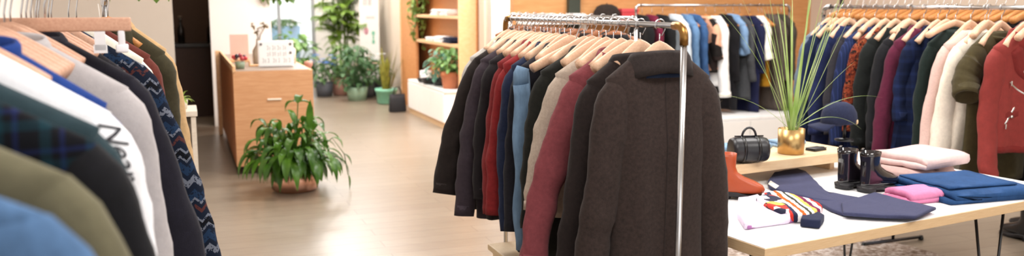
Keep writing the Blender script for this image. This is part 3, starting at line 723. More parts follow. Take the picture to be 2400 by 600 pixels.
RIGHT = [
 (4.60, dict(name='shirt', label='pale grey blue shirt at the far end of the right rack behind the grass plant', mat=fab('#7f8fa0', .12, 50), L=.7, sl=.5, out=.04, seed=80, collar='shirt')),
 (4.54, dict(name='denim_shirt', label='dark indigo denim shirt near the far end of the right rack', mat=denim('#232f52'), L=.86, hem=.23, sl=.62, out=.08, seed=81, collar='shirt', extras=x_shirt(denim('#232f52')))),
 (4.42, dict(name='shirt', label='royal navy shirt beside the indigo denim shirt on the right rack', mat=fab('#27315f', .15, 50), L=.84, hem=.23, sl=.62, out=.08, seed=82, collar='shirt', extras=x_shirt(fab('#232c55')))),
 (4.29, dict(name='dress', label='charcoal grey dress with long sleeves on the right rack', mat=fab('#3a3840', .15, 60), L=.96, hem=.25, sl=.6, out=.1, seed=83, collar='band')),
 (4.20, dict(name='shirt', label='navy shirt between the charcoal dress and the rust print blouse', mat=stripes('thin navy stripe', 0, 60, [(0, '#1d2748'), (.8, '#2b3765')]), L=.9, hem=.22, sl=.66, out=.07, seed=84, collar='shirt')),
 (4.11, dict(name='blouse', label='rust orange printed blouse between navy shirt and black coats', mat=rustp, L=.62, hem=.2, sl=.56, out=.06, seed=85, collar='band')),
 (4.03, dict(name='coat', label='black green coat next to the rust print blouse', mat=fab('#1f2322', .2, 60), L=.98, hem=.24, sl=.64, out=.08, seed=86, collar='coat')),
 (3.92, dict(name='coat', label='plain black coat next to the burgundy shirt dress', mat=fab('#1f1f24', .2, 60), L=.98, hem=.24, sl=.64, out=.09, seed=87, collar='coat')),
 (3.82, dict(name='shirt_dress', label='burgundy shirt dress with narrow hanging sleeves on the right rack', mat=fab('#6a2440', .15, 50), L=.95, hem=.22, sl=.8, sr=.062, cr=.045, out=.14, seed=88, collar='shirt')),
 (3.72, dict(name='dress', label='navy checked tiered dress with collar on the right rack', mat=navyplaid, L=1.0, hem=.29, th=.08, sl=.45, out=.06, seed=89, collar='shirt', folds=.022, kf=7)),
 (3.60, dict(name='coat', label='dark bottle green coat on the right rack under a tilted hanger', mat=fab('#1c2b27', .18, 60), L=1.02, hem=.26, sl=.66, out=.09, seed=90, collar='coat', extras=x_lapels(fab('#182420')))),
 (3.50, dict(name='sweater', label='blush pink knitted sweater between green coat and cream cardigan', mat=fab('#d3b3aa', .08, 110), L=.7, hem=.22, sl=.72, out=.13, seed=91, collar='band', cuff=True)),
 (3.41, dict(name='cardigan', label='fluffy cream cardigan with long sleeves on the right rack', mat=fab('#e3d9c9', .08, 60, bstr=.8), L=.78, hem=.24, th=.07, sl=.84, sr=.075, cr=.06, out=.09, seed=92, collar='band', cuff=True)),
 (3.31, dict(name='top', label='olive brown short sleeved top beside the red biker jacket', mat=fab('#4f4529', .15, 40), L=.8, hem=.23, th=.06, sl=.26, sr=.085, cr=.085, out=.1, seed=93, collar='band')),
 (3.17, dict(name='biker_jacket', label='red biker jacket with silver zips and wide lapels on the right rack', mat=fab('#a33c36', .1, 40, rough=.75), L=.62, sw=.205, hem=.2, th=.06, sl=.7, sr=.072, cr=.05, out=.06, seed=94, collar='coat', cmat=fab('#9a3631', .1, 40), extras=x_moto, cuff=True)),
 (3.02, dict(name='jacket', label='wine red jacket hung directly behind nothing nearer than the red biker jacket', mat=fab('#6b2526', .12, 40), L=.6, sl=.6, out=.05, seed=95)),
]
RIGHT.pop()
for a, d in RIGHT:
    d = dict(d); nm, lb = d.pop('name'), d.pop('label'); P = rp(a)
    garment(nm, lb, nm.replace('_', ' '), P, ROOM + random.Random(int(a * 100)).uniform(-.1, .1), d.pop('mat'), 'clothes on the right rack', top=.122, drop=.075, **d)
    tl = a == 3.60
    hanger(P, ROOM + (.0 if not tl else .1), ('tilted pale hanger poking out over the bottle green coat' if tl else 'pale wooden hanger holding the ' + short(lb, 7) + ' on the right rack'),
           'pale hangers on the right rack', w=.16 if not tl else .24, hh=.036, th=.018, drop=.105 if not tl else .06, stem=.078)
for k in range(6):
    hanger(rp(3.12 + k * .27), ROOM + .06 * math.sin(k * 1.9), 'spare pale wooden hanger hooked between garments on the right rack', 'spare hangers on the right rack', w=.13, hh=.04, th=.018, drop=.06, stem=.078)
# higher row behind it
HZ = 1.66
clothes_rack('dark clothes rack with a high rail behind the right rack', R(3.6, 4.82), R(5.35, 4.82), HZ, None, .012, post_mat=M_STEEL, rail_mat=M_BLACK)
REAR = [('#b98f8c', 'dusty pink'), ('#1c1c20', 'black'), ('#e4dede', 'white'), ('#8a4a4a', 'brick'), ('#24413f', 'deep teal'), ('#d9c8b6', 'ecru'), ('#3b2a30', 'aubergine'), ('#cdb8b2', 'pale rose'), ('#2a2530', 'ink'), ('#e8e0d8', 'ivory'), ('#54323a', 'plum')]
for k in range(24):
    P = R(3.72 + k * .067, 4.82, HZ)
    hanger(P, ROOM + .05 * math.sin(k * 2.1), 'amber wooden hanger on the high rail behind the right rack', 'amber hangers on the high rear rail', mat=M_HANGD, w=.2, hh=.045, th=.02, drop=.05)
    if k % 2 == 0 and k // 2 < len(REAR):
        hx, nm = REAR[k // 2]
        garment('blouse', nm + ' blouse on the high rail, just showing above the front row', 'blouse', P, ROOM, fab(hx, .1, 40), 'blouses on the high rear rail', L=.7, sw=.2, sl=.5, out=.05, seed=120 + k, collar='band', top=.16)
# low trouser rail behind the right rack
clothes_rack('low trouser rail under the jackets of the right rack', R(2.5, 4.42), R(4.3, 4.42), .98, None, .01, post_mat=M_STEEL)
TR = [(4.1, '#1a1a1e', 'black'), (3.9, '#20222a', 'ink black'), (3.7, '#1c1b1b', 'jet black'), (3.5, '#26211f', 'black brown'), (3.34, '#1a1a1c', 'faded black'), (3.2, '#63763f', 'moss green'), (3.1, '#9a3a30', 'brick red'), (3.0, '#5e4a3a', 'brown'), (2.88, '#6d7f4e', 'pale green')]
for k, (a, hx, nm) in enumerate(TR):
    P = R(a, 4.42, .98); t = thing('trousers', nm + ' trousers folded over the low rail under the jackets', 'trousers', (P.x, P.y, .56), ROOM, 'trousers on the low rail')
    hanger(P, ROOM, 'wooden trouser bar holding the ' + nm + ' trousers', 'trouser hangers on the low rail', w=.17, kind='bar')
    mt = fab(hx, .15, 40); top = .86 - .56
    bm = nb(); loft(bm, [(0, 0, top - .12, .19, .035), (0, 0, top - .02, .175, .022), (0, 0, top, .172, .018)], 24); obj('waistband', bm, mt, t)
    for s in (-1, 1):
        bm = nb(); tube(bm, [(s * .095, .004 * math.sin(q), top - .1 - (top - .1) * q / 10) for q in range(11)], [.095 - .025 * q / 10 for q in range(11)], 14, .03); obj('leg', bm, mt, t)
# ------------------------------------------------------------------ back rack on the panelled wall
BZ = 1.59
clothes_rack('chrome clothes rack in front of the honey wood panelling', R(7.4, 4.15), R(7.4, 5.98), BZ, None, .011, foot=.35, z0=.501)
def bp(b): return R(7.4, b, BZ)
peach = floral('peach and black print', [(0, '#1d1918'), (.35, '#d9a184'), (.6, '#2a201e'), (.8, '#e3b598')], 11)
BACK = [
 (4.22, dict(name='jacket', label='black jacket hung first at the cap end of the back rack', mat=fab('#1b1b1e'), L=.6, seed=140)),
 (4.33, dict(name='blouse', label='magenta blouse squeezed between the two black jackets', mat=fab('#7d1f3e'), L=.5, sl=.4, seed=141)),
 (4.45, dict(name='jacket', label='black jacket hung second on the back rack, beside pale shirt', mat=fab('#1d1e20'), L=.66, seed=142)),
 (4.60, dict(name='shirt', label='pale icy blue shirt on the back rack', mat=fab('#c3ced8', .06), L=.72, sl=.5, seed=143, collar='shirt')),
 (4.73, dict(name='denim_shirt', label='washed denim shirt on the back rack', mat=denim('#6f95c0'), L=.74, sl=.55, seed=144, collar='shirt')),
 (4.82, dict(name='denim_shirt', label='mid blue denim shirt beside the floral top', mat=denim('#44699c'), L=.8, sl=.55, seed=145, collar='shirt')),
 (4.95, dict(name='floral_top', label='peach and black floral top on the back rack', mat=peach, L=.56, sl=.35, sr=.08, cr=.07, seed=146, collar='band', th=.07)),
 (5.06, dict(name='blouse', label='white blouse with full sleeves on the back rack', mat=fab('#f0efee', .04), L=.7, sl=.72, sr=.09, cr=.07, out=.05, th=.08, seed=147, collar='band', cuff=True)),
 (5.19, dict(name='coat', label='black coat hung beside the white blouse', mat=fab('#1e1d22'), L=.95, seed=148)),
 (5.28, dict(name='shirt', label='sky blue shirt beside the grey cardigan on the back rack', mat=fab('#86a8d0', .08), L=.4, sl=.3, seed=149, collar='shirt')),
 (5.36, dict(name='cardigan', label='slate grey long cardigan on the back rack', mat=fab('#56585c', .12), L=.85, seed=150, collar='band')),
 (5.48, dict(name='dress', label='long navy dress on the back rack', mat=fab('#232850', .12), L=1.0, sl=.5, seed=151, collar='band')),
 (5.59, dict(name='t_shirt', label='white top hanging over the mustard skirt', mat=fab('#efece4', .04), L=.42, sl=.36, sr=.08, cr=.08, seed=152, collar='band')),
 (5.63, dict(name='skirt', label='mustard yellow skirt hanging below the white top on the back rack', mat=fab('#c08a22', .1), L=.33, sl=0, sw=.13, hem=.17, nw=.12, drop=.02, top=.5, seed=153, collar=None)),
 (5.76, dict(name='coat', label='taupe long coat on the back rack', mat=fab('#6e625a', .12), L=.98, seed=154)),
 (5.88, dict(name='coat', label='dark olive leather coat last on the back rack', mat=fab('#4a4338', .15, rough=.6), L=.96, seed=155, th=.07)),
]
for b, d in BACK:
    d = dict(d); nm, lb = d.pop('name'), d.pop('label'); P = bp(b)
    d.setdefault('sl', .58); d.setdefault('out', .03)
    garment(nm, lb, nm.replace('_', ' '), P, ROOM + PI / 2 + random.Random(int(b * 100)).uniform(-.12, .12), d.pop('mat'), 'clothes on the back rack', **d)
    hanger(P, ROOM + PI / 2, 'amber wooden hanger of the ' + short(lb, 7) + (' by the caps' if b < 4.3 else ' on back rack'), 'amber hangers on the back rack', mat=M_HANGD, w=.19, hh=.03, drop=.1)
# low white cabinets under the back rack, shelf with caps
def low_cabinet(label, a0, a1, b0, b1, h, doors):
    c = R((a0 + a1) / 2, (b0 + b1) / 2); t = thing('low_cabinet', label, 'cabinet', c, ROOM); w_, d_ = b1 - b0, a1 - a0
    obj('plinth_base', bx((0, 0, .035), (w_ - .02, d_ - .04, .07)), wood('birch ply', '#d9bd95', '#e8d2ae', (4, 4, 20)), t, False)
    obj('body', bx((0, 0, .07 + (h - .1) / 2), (w_, d_, h - .1), 0, .004), M_WHITE, t, False)
    obj('top', bx((0, 0, h - .015), (w_ + .02, d_ + .02, .03), 0, .004), M_LAM, t, False)
    return t, w_, d_
t, w_, d_ = low_cabinet('long low white cabinet under the back rack', 6.95, 7.85, 3.9, 6.5, .5, 4)
for k in range(4):
    o = obj('door', bx((-w_ / 2 + w_ * (k + .5) / 4, -d_ / 2 - .008, .28), (w_ / 4 - .012, .016, .37), 0, .003), M_WHITE, t, False)
# ------------------------------------------------------------------ wall shelf with caps and folded whites
def slab_fold(bm, sx, sy, th, layers, seed=0, droop=.0, ny=10, e=.35):
    """a sheet of cloth folded back and forth: layers stacked along z, fold edges along +-x"""
    rnd = random.Random(seed); n = 9; path = []
    for l in range(layers):
        z = th * (l + .5); a, b = (-1, 1) if l % 2 == 0 else (1, -1)
        sh = rnd.uniform(-.04, .04) * sx; sc2 = 1 - .03 * l * rnd.uniform(.3, 1)
        for k in range(n):
            u = a + (b - a) * k / (n - 1)
            path.append((u * sx / 2 * .94 * sc2 + sh, z))
        if l < layers - 1:
            for q in (.25, .5, .75):
                path.append((b * (sx / 2 * .94 * sc2 + th * .45 * math.sin(q * PI)) + sh, z + th * q))
    hw = th * .46; up, dn = [], []
    for i, p in enumerate(path):
        q0, q1 = path[max(0, i - 1)], path[min(len(path) - 1, i + 1)]
        dx, dz = q1[0] - q0[0], q1[1] - q0[1]; l_ = math.hypot(dx, dz) or 1
        nx, nz = -dz / l_ * hw, dx / l_ * hw
        up.append((p[0] + nx, p[1] + nz)); dn.append((p[0] - nx, p[1] - nz))
    loop = up + list(reversed(dn)); rows = []
    for j in range(ny + 1):
        v = -1 + 2 * j / ny; row = []
        for x, z in loop:
            nz_ = noise.noise(Vector((x * 9 + seed, v * 2.5, z * 30)))
            edge = (1 - abs(v) ** 6 * .25)
            zz = max(0.0005, z * edge + .006 * nz_ + droop * (x / sx) * z)
            row.append(bm.verts.new((x + .004 * nz_, v * sy / 2 * (1 + .02 * nz_), zz)))
        rows.append(row)
    m = len(loop)
    for a, b in zip(rows, rows[1:]):
        for k in range(m): bm.faces.new((a[k], a[(k + 1) % m], b[(k + 1) % m], b[k]))
    for row in (rows[0], rows[-1]):
        f = bm.faces.new(row); bmesh.ops.triangulate(bm, faces=[f])
def folded(name, label, cat, loc, rz, mat, sx, sy, th, layers, group=None, seed=0, extra=None):
    t = thing(name, label, cat, loc, rz, group); bm = nb(); slab_fold(bm, sx, sy, th, layers, seed)
    obj('folded_cloth', bm, mat, t)
    if extra: extra(t)
    return t
M_SHELFW = wood('shelf wood', '#c89a68', '#dcb486', (20, 3, 3), .5)
t = thing('hat_shelf', 'white wall shelf on the wood panelling carrying caps and folded whites', 'shelf', R(7.96, 3.86, 1.4), ROOM)
obj('board', bx((0, 0, .02), (1.38, .28, .035), 0, .004), M_WHITE, t, False)
for x in (-.6, 0, .6): obj('bracket', bx((x, .05, -.06), (.025, .18, .12), 0, .003), M_WHITE, t, False)
for k, b in enumerate((3.28, 3.44, 3.6, 3.76, 3.91)):
    for q in range((2, 3, 2, 3, 2)[k]):
        folded('folded_shirt', 'white folded shirt on the white wall shelf behind the racks', 'folded shirt', R(7.96, b, 1.439 + q * .0235), ROOM + .04 * math.sin(q * 2 + k), fab('#eceae8', .04), .145, .2, .0115, 2, 'folded whites on the wall shelf', seed=k * 4 + q)
def cap(name, label, loc, rz, mat, r=.1, h=.11, tilt=0.0, strap=None, brim=True, group=None):
    t = thing(name, label, 'cap', loc, rz, group); t.rotation_euler = (tilt, 0, rz)
    bm = nb(); lathe(bm, [(r * .9, 0), (r, .004), (r * 1.01, h * .25), (r * .95, h * .55), (r * .75, h * .83), (r * .4, h * .97), (0, h)], 28, (0, 0, 0), .95, 1.08)
    for v in bm.verts:
        if v.co.z < h * .2 and v.co.y > 0: v.co.z += .006
    cr = obj('crown', bm, mat, t)
    bm = nb(); lathe(bm, [(0, h), (.008, h + .001), (.006, h + .008), (0, h + .009)], 10); obj('top_button', bm, mat, cr)
    if brim:
        bm = nb(); n = 16; rows = []
        for i in range(n + 1):
            a = -PI / 2 + (-1 + 2 * i / n) * 1.25; row = []
            for q in (0.0, .35, .7, 1.0):
                ext = .068 * q * math.cos((-1 + 2 * i / n) * 1.25 * .9) ** .5
                x = (r * .95 + ext * .35) * math.cos(a); y = (r * 1.06) * math.sin(a) - ext
                row.append(bm.verts.new((x, y, .008 - .016 * q - 6 * x * x * q * .4)))
            rows.append(row)
        for a, b in zip(rows, rows[1:]):
            for i in range(3): bm.faces.new((a[i], a[i + 1], b[i + 1], b[i]))
        o = obj('brim', bm, mat, t); md = o.modifiers.new('thick', 'SOLIDIFY'); md.thickness = .005
    if strap:
        bm = nb(); tube(bm, [(r * .97 * math.sin(q), r * 1.09 * math.cos(q), .018) for q in (-.5, -.25, 0, .25, .5)], .004, 8, .012, up=Vector((0, 0, 1))); obj('strap', bm, strap, t)
    return t
q = R(7.94, 4.11, 1.438); cap('cap', 'black brown knitted cap on the wall shelf beside the red box', q, ROOM + .4, fab('#3a302c', .2), .135, .165, brim=False)
t = thing('red_box', 'coral red box beside the black brown cap on the wall shelf', 'box', R(7.94, 4.345, 1.438), ROOM)
obj('body', bx((0, 0, .045), (.19, .15, .09), 0, .004), plain('coral card', '#c23b42', .6), t, False)
obj('lid', bx((0, 0, .1), (.2, .16, .035), 0, .004), plain('coral lid', '#cf4850', .6), t, False)
# pale peg rail on the alcove wall
t = thing('peg_rail', 'pale wooden peg rail on the bright alcove wall', 'peg rail', R(10.22, 4.45, 1.44), ROOM)
obj('board', bx((0, 0, 0), (.8, .04, .07), 0, .006), M_PLY, t, False)
for x in (-.3, -.1, .1, .3):
    bm = nb(); tube(bm, [(x, -.02, 0), (x, -.09, .01)], .012, 10, up=Vector((0, 0, 1))); obj('peg', bm, M_PLY, t)
# ------------------------------------------------------------------ display table
T0 = Vector((.889, 2.906, 0)); TA = math.radians(28.6)
TX = Vector((math.cos(TA), math.sin(TA), 0)); TY = Vector((-TX.y, TX.x, 0))
def T(u, v, z=0.0): p = T0 + TX * u + TY * v; return Vector((p.x, p.y, z))
TW, TD = 1.95, 1.22
table = thing('display_table', 'white topped display table with ply edge and black hairpin legs', 'table', T(0, 0), TA)
obj('tabletop', bx((TW / 2, TD / 2, .728), (TW, TD, .04), 0, .002), wood('birch edge', '#caa67c', '#dfc29b', (3, 3, 90)), table, False)
obj('laminate_sheet', bx((TW / 2, TD / 2, .749), (TW - .006, TD - .006, .004)), M_LAM, table, False)
for u, v in ((.14, .12), (1.48, .12), (.14, 1.08), (1.75, 1.08)):
    bm = nb()
    sx, sy = (-1 if u < .5 else 1), (-1 if v < .5 else 1)
    for k in (0, 1):
        dx, dy = ((.05, 0), (0, .05))[k] if True else (0, 0)
        top = Vector((u + (.06 if k else -.06), v + (-.03 if k else .03), .708)); bot = Vector((u + sx * .03, v + sy * .03, .012))
        tube(bm, [top, bot + (top - bot).normalized() * .03 * 1, bot], .0065, 8)
    leg_ = obj('leg', bm, M_BLACK, table)
    obj('mount_plate', bx((u, v, .704), (.15, .09, .006)), M_BLACK, leg_, False)
riser = thing('display_riser', 'raised ply shelf standing across the back of the display table', 'shelf', T(.87, 1.0, .751), TA)
rw = wood('riser ply', '#d6b48c', '#e6cba6', (2, 18, 18), .5)
obj('board', bx((0, 0, .085), (1.14, .4, .048), 0, .003), rw, riser, False)
for x in (-.5, .5): obj('leg', bx((x, .04, .031), (.03, .28, .06), 0, .002), rw, riser, False)
RT = .751 + .1095
# ---- trousers (outline laid on the table plane)
def puff(name, pix, z0, th, mat, parent, org, seed=0, bev=.012, label=None):
    poly = [atz(x, y, z0 + th * .5) for x, y in pix]
    # densify
    dense = []
    for p, q in zip(poly, poly[1:] + poly[:1]):
        n = max(1, int((q - p).length / .03))
        for k in range(n): dense.append(p.lerp(q, k / n))
    c = sum(dense, Vector()) / len(dense); bm = nb(); rings = []
    for s, z in ((.97, 0), (1, th * .2), (1, th * .7), (.985, th * .93), (.955, th), (.75, th * 1.03), (.45, th * 1.02), (.2, th * 1.03)):
        ring = []
        for p in dense:
            v = c + (p - c) * s; v = Vector((v.x, v.y, z0 + z))
            if z > th * .6: v.z += .2 * th * noise.noise(Vector((v.x * 14 + seed, v.y * 14, 0)))
            ring.append(bm.verts.new(v - org))
        rings.append(ring)
    m = len(dense)
    for a, b in zip(rings, rings[1:]):
        for k in range(m): bm.faces.new((a[k], a[(k + 1) % m], b[(k + 1) % m], b[k]))
    bm.faces.new(rings[0]); bm.faces.new(rings[-1])
    return obj(name, bm, mat, parent, True, label)
TT = .752
navy = fab('#4a4d70', .1, 70)
org = atz(1950, 470, TT)
t = thing('trousers', 'dark navy tailored trousers folded in half across the middle of the table', 'trousers', org)
puff('waistband', [(1799, 427), (1815, 406), (1869, 397), (1888, 404), (1932, 447), (1962, 476), (1914, 470), (1842, 454), (1803, 440)], TT + .001, .018, navy, t, org, 1)
puff('leg', [(1880, 404), (1925, 446), (1977, 468), (2040, 472), (2072, 480), (2040, 503), (1975, 503), (1945, 492), (1900, 466), (1870, 440)], TT + .001, .015, navy, t, org, 2)
puff('leg', [(1972, 478), (2010, 466), (2050, 453), (2094, 466), (2194, 489), (2146, 511), (2047, 507), (1976, 502)], TT + .012, .016, navy, t, org, 3)
o_ = puff('belt_label', [(1800, 431), (1806, 424), (1826, 436), (1818, 442)], TT + .019, .004, fab('#d8d2c8'), t, org, 4)
# ---- striped knit
org = atz(1840, 495, TT)
t = thing('striped_sweater', 'crumpled multicolour striped knit with lilac hem beside the navy trousers', 'sweater', org)
strA = stripes('bold stripe', 0, 6.2, [(0, '#f0eae8'), (.12, '#d9551f'), (.24, '#efe9e4'), (.34, '#3a3a30'), (.42, '#efe9e6'), (.5, '#d8b25a'), (.6, '#6a2248'), (.7, '#e8dfe6'), (.82, '#c9342c'), (.9, '#2a2c44')], .03)
strB = floral('patch stripe', [(0, '#ece4ea'), (.35, '#2c2c40'), (.5, '#d8b25a'), (.62, '#efe8ec'), (.78, '#c43a30'), (.88, '#3a3632')], 22)
puff('body', [(1730, 470), (1775, 462), (1800, 480), (1835, 492), (1862, 505), (1850, 516), (1790, 524), (1745, 530), (1728, 505)], TT + .001, .03, fab('#e6d6ea', .05, 50), t, org, 5, label='lilac white back of the knit')
puff('hem', [(1742, 524), (1790, 514), (1862, 510), (1862, 517), (1800, 524), (1752, 534)], TT + .002, .014, fab('#c986c4', .08), t, org, 6, label='lilac hem band')
puff('sleeve', [(1785, 462), (1815, 455), (1850, 462), (1900, 474), (1928, 488), (1925, 500), (1890, 512), (1850, 510), (1815, 494)], TT + .004, .036, strA, t, org, 7, label='striped sleeve')
puff('sleeve', [(1772, 470), (1800, 463), (1832, 474), (1850, 500), (1830, 503), (1800, 492)], TT + .012, .036, strB, t, org, 8, label='patchwork sleeve')
puff('cuff', [(1886, 500), (1905, 497), (1932, 512), (1921, 527), (1876, 522)], TT + .003, .03, fab('#2a3050', .1), t, org, 9, label='dark navy cuff')
# ---- boots
def boot(label, loc, rz, mat, group, zipc=None, h=.185, L=.235, sole='#17151a', sole_h=.03):
    t = thing('ankle_boot', label, 'boot', loc, rz, group)
    W = .045; sh = sole_h; b0 = -.055   # heel end at x = b0-.03, toe toward +x
    bm = nb()
    prof = [(.02, 0, sh, L * .5, W * .92), (.024, 0, sh + .012, L * .5, W), (.018, 0, sh + .03, L * .48, W * .98), (.0, 0, sh + .048, L * .4, W * .92), (-.025, 0, sh + .066, L * .29, W * .86), (-.042, 0, sh + .085, L * .22, W * .8), (-.048, 0, sh + .11, L * .2, W * .78), (-.049, 0, h - .02, L * .215, W * .84), (-.05, 0, h, L * .225, W * .88), (-.05, 0, h, L * .205, W * .78), (-.05, 0, h - .06, L * .19, W * .7)]
    loft(bm, prof, 28, 2.3); obj('shaft', bm, mat, t)
    bm = nb(); n = 28; low, hi = [], []
    loft(bm, [(.022, 0, sh * .45, L * .5, W * .95), (.022, 0, sh * .5, L * .515, W * 1.04), (.022, 0, sh, L * .515, W * 1.04), (.022, 0, sh + .004, L * .5, W)], 28, 2.3)
    for v in bm.verts:
        if v.co.x > .0: v.co.z -= sh * .45 * min(1, v.co.x / .04)
        v.co.z = max(v.co.z, .0005)
    sm = plain('boot sole', sole, .5); obj('sole', bm, sm, t)
    bm = nb(); loft(bm, [(-.062, 0, 0, .034, W * .85), (-.062, 0, sh * .9, .037, W * .95)], 20, 2.8); obj('heel', bm, sm, t)
    bm = nb(); tube(bm, [(-.101, 0, h - .01), (-.108, 0, h + .014), (-.1, 0, h + .02), (-.094, 0, h - .01)], .003, 8, .008); obj('pull_tab', bm, mat, t)
    if zipc:
        bm = nb(); box(bm, (-.05, -W * .84, h * .65), (.006, .004, h * .55)); obj('zip', bm, zipc, t)
    return t
patent = plain('black patent leather', '#151116', .12, 0, .6, .6)
b1 = atz(1998, 438, TT); b2 = atz(2052, 446, TT)
boot('black patent ankle boot standing behind its pair, beside the pink sweater stack', b1, .55, patent, 'black ankle boots on the table')
boot('black patent ankle boot in front of its pair, beside the pink sweater stack', b2, .5, patent, 'black ankle boots on the table')
boot('rust orange leather ankle boot standing beside the brown coat sleeve', atz(1727, 464, TT), -.15, plain('rust leather', '#a8461c', .4), None, h=.2, L=.19)
# ---- folded things on the table
c = T(1.6, .6, TT)
folded('sweater', 'large pale pink folded sweater topping the stack on the table', 'sweater', c + Vector((.02, .0, .066)), math.radians(32), fab('#dcc0bd', .06, 60), .37, .31, .03, 2, 'pink sweaters stacked on the table', 11)
folded('sweater', 'rose beige folded sweater under the large pale pink one', 'sweater', c + Vector((-.02, 0, 0)), math.radians(36), fab('#d0aea8', .07, 60), .34, .3, .021, 3, 'pink sweaters stacked on the table', 12)
q = atz(2140, 468, TT)
folded('blouse', 'hot pink folded blouse between the black boots and blue jeans', 'blouse', q, math.radians(20), fab('#e58ab4', .08, 60), .2, .15, .026, 2, None, 13)
X1 = math.radians(16.7); c = Vector((1.835, 3.586, TT)) + Vector((math.cos(X1), math.sin(X1), 0)) * .26 + Vector((-math.sin(X1), math.cos(X1), 0)) * .165
dj = denim('#31598f', 1.3)
def jean_bits(t):
    bm = nb(); slab_fold(bm, .4, .3, .012, 1, 3)
    for v in bm.verts: v.co.z += .052
    obj('leg', bm, dj, t)
folded('jeans', 'mid blue denim jeans folded at the corner of the table beside hot pink top', 'jeans', c, X1, dj, .48, .42, .026, 2, None, 14, jean_bits)
# ---- on the riser
P = atz(1757, 384, RT)
t = thing('barrel_bag', 'small black leather barrel bag on the riser beside the gold pot', 'handbag', (P.x, P.y + .03, RT), .12)
lea = plain('black grained leather', '#1b1b20', .38)
bm = nb(); pr = [(-.088, .045), (-.085, .054), (-.07, .059), (-.035, .0605), (0, .061), (.035, .0605), (.07, .059), (.085, .054), (.088, .045)]
tube(bm, [(x, 0, .063) for x, r in pr], [r for x, r in pr], 26, up=Vector((0, 0, 1))); obj('body', bm, lea, t)
for x in (-.035, .035):
    bm = nb(); tube(bm, [(x - .007, 0, .063), (x + .007, 0, .063)], .064, 26, up=Vector((0, 0, 1))); obj('strap', bm, plain('black strap', '#0e0e11', .3), t)
bm = nb(); tube(bm, [(-.034 * math.cos(q), 0, .122 + .045 * math.sin(q)) for q in [PI * k / 10 for k in range(11)]], .0055, 8, .007); obj('handle', bm, lea, t)
bm = nb(); box(bm, (0, 0, .127), (.14, .006, .006)); obj('zip', bm, plain('dark zip', '#4a4a4e', .3, 1), t)
def grassblades(bm, n, spread, Ls, W, seed, z, droop=(.2, 1.1), up=1.0):
    r = random.Random(seed)
    for k in range(n):
        a = r.uniform(0, 2 * PI); s = r.uniform(.03, spread); b = Vector((.035 * math.cos(a) * r.random(), .035 * math.sin(a) * r.random(), z))
        leaf(bm, b, (s * math.cos(a), s * math.sin(a), up), r.uniform(*Ls), r.uniform(*W), r.uniform(*droop), 12, .12, shape='blade')
P = atz(1862, 364, RT)
t = thing('grass_plant', 'tall green grass plant in a gold pot on the riser', 'plant', (P.x, P.y + .06, RT))
bm = nb(); lathe(bm, [(0, 0), (.06, 0), (.064, .004), (.066, .125), (.061, .125), (.059, .11), (0, .11)], 32); pot = obj('pot', bm, plain('brushed gold', '#bd9c68', .34, 1), t)
bm = nb(); lathe(bm, [(0, .106), (.03, .114), (.06, .108)], 16); obj('soil', bm, plain('soil', '#2a1d14', .9), t)
bm = nb(); grassblades(bm, 26, .4, (.5, .95), (.008, .013), 21, .108, (.05, .6))
for d_, l_, dr in (((-.75, -.1, .8), .62, .9), ((-.42, 0, 1), .8, .55), ((.75, 0, .8), .5, .75), ((.6, -.1, 1), .46, .3), ((.95, .1, .75), .4, 1.0), ((-.2, 0, 1), .9, .1), ((.3, 0, 1), .75, .2)):
    leaf(bm, (0, 0, .108), d_, l_, .012, dr, 14, .12, shape='blade')
obj('foliage', bm, leafmat('grass blade', '#86a64e', '#c2d494', 6), t)
# cap on a stand
P = atz(1985, 332, RT)
t = thing('hat_stand', 'small black hat stand holding the navy cap on the riser', 'hat stand', (P.x, P.y + .04, RT))
bm = nb(); lathe(bm, [(0, 0), (.05, 0), (.05, .008), (.012, .014), (0, .014)], 24); obj('base', bm, M_BLACK, t)
bm = nb(); tube(bm, [(0, 0, .01), (0, 0, .1)], .008, 12); obj('stem', bm, M_BLACK, t)
bm = nb(); lathe(bm, [(0, .085), (.035, .09), (.052, .115), (.05, .15), (.03, .175), (0, .18)], 20); obj('head_form', bm, plain('dark brown form', '#2b1a16', .6), t)
cap('cap', 'navy corduroy cap with tan strap tilted on the hat stand', Vector((P.x - .035, P.y + .04, RT + .09)), -1.75, fab('#2c3352', .18, 90), .088, .125, 0, fab('#d8bd92'))
# folded blue jeans and a wallet on the riser
folded('jeans', 'pale blue folded jeans lying behind the gold pot on the riser', 'jeans', T(.9, 1.11, RT), TA, denim('#8fb2d6'), .42, .1, .017, 2, None, 16)
folded('folded_shirt', 'faded blue folded shirt beside the hat stand on the riser', 'folded shirt', T(1.24, 1.11, RT), TA, denim('#9db9d4'), .2, .1, .016, 2, None, 17)
t = thing('wallet', 'black leather wallet beside the gold pot on the riser', 'wallet', atz(1912, 352, RT), TA + .1)
obj('back_cover', bx((0, 0, .004), (.095, .06, .007), 0, .002), lea, t); obj('front_cover', bx((.001, 0, .0115), (.095, .06, .006), 0, .002), lea, t); obj('clasp', bx((.04, -.01, .0155), (.012, .016, .003), 0, .001), M_STEEL, t)
# dried grass behind the bag on the low cabinet
P = R(6.9, 4.86, 0)
t = thing('dried_grass', 'pale dried grasses in a low vase behind the barrel bag', 'plant', (1.13, 4.02, .9))
t.location = T(.6, 1.1, RT)
bm = nb(); lathe(bm, [(0, 0), (.03, 0), (.045, .03), (.03, .07), (.022, .08), (.018, .078), (0, .06)], 18); obj('vase', bm, plain('cream vase', '#cbb99b', .5), t)
bm = nb(); grassblades(bm, 34, .5, (.16, .3), (.003, .006), 33, .06, (.1, .8)); obj('foliage', bm, leafmat('dry grass', '#a08a5c', '#c9b78c'), t)
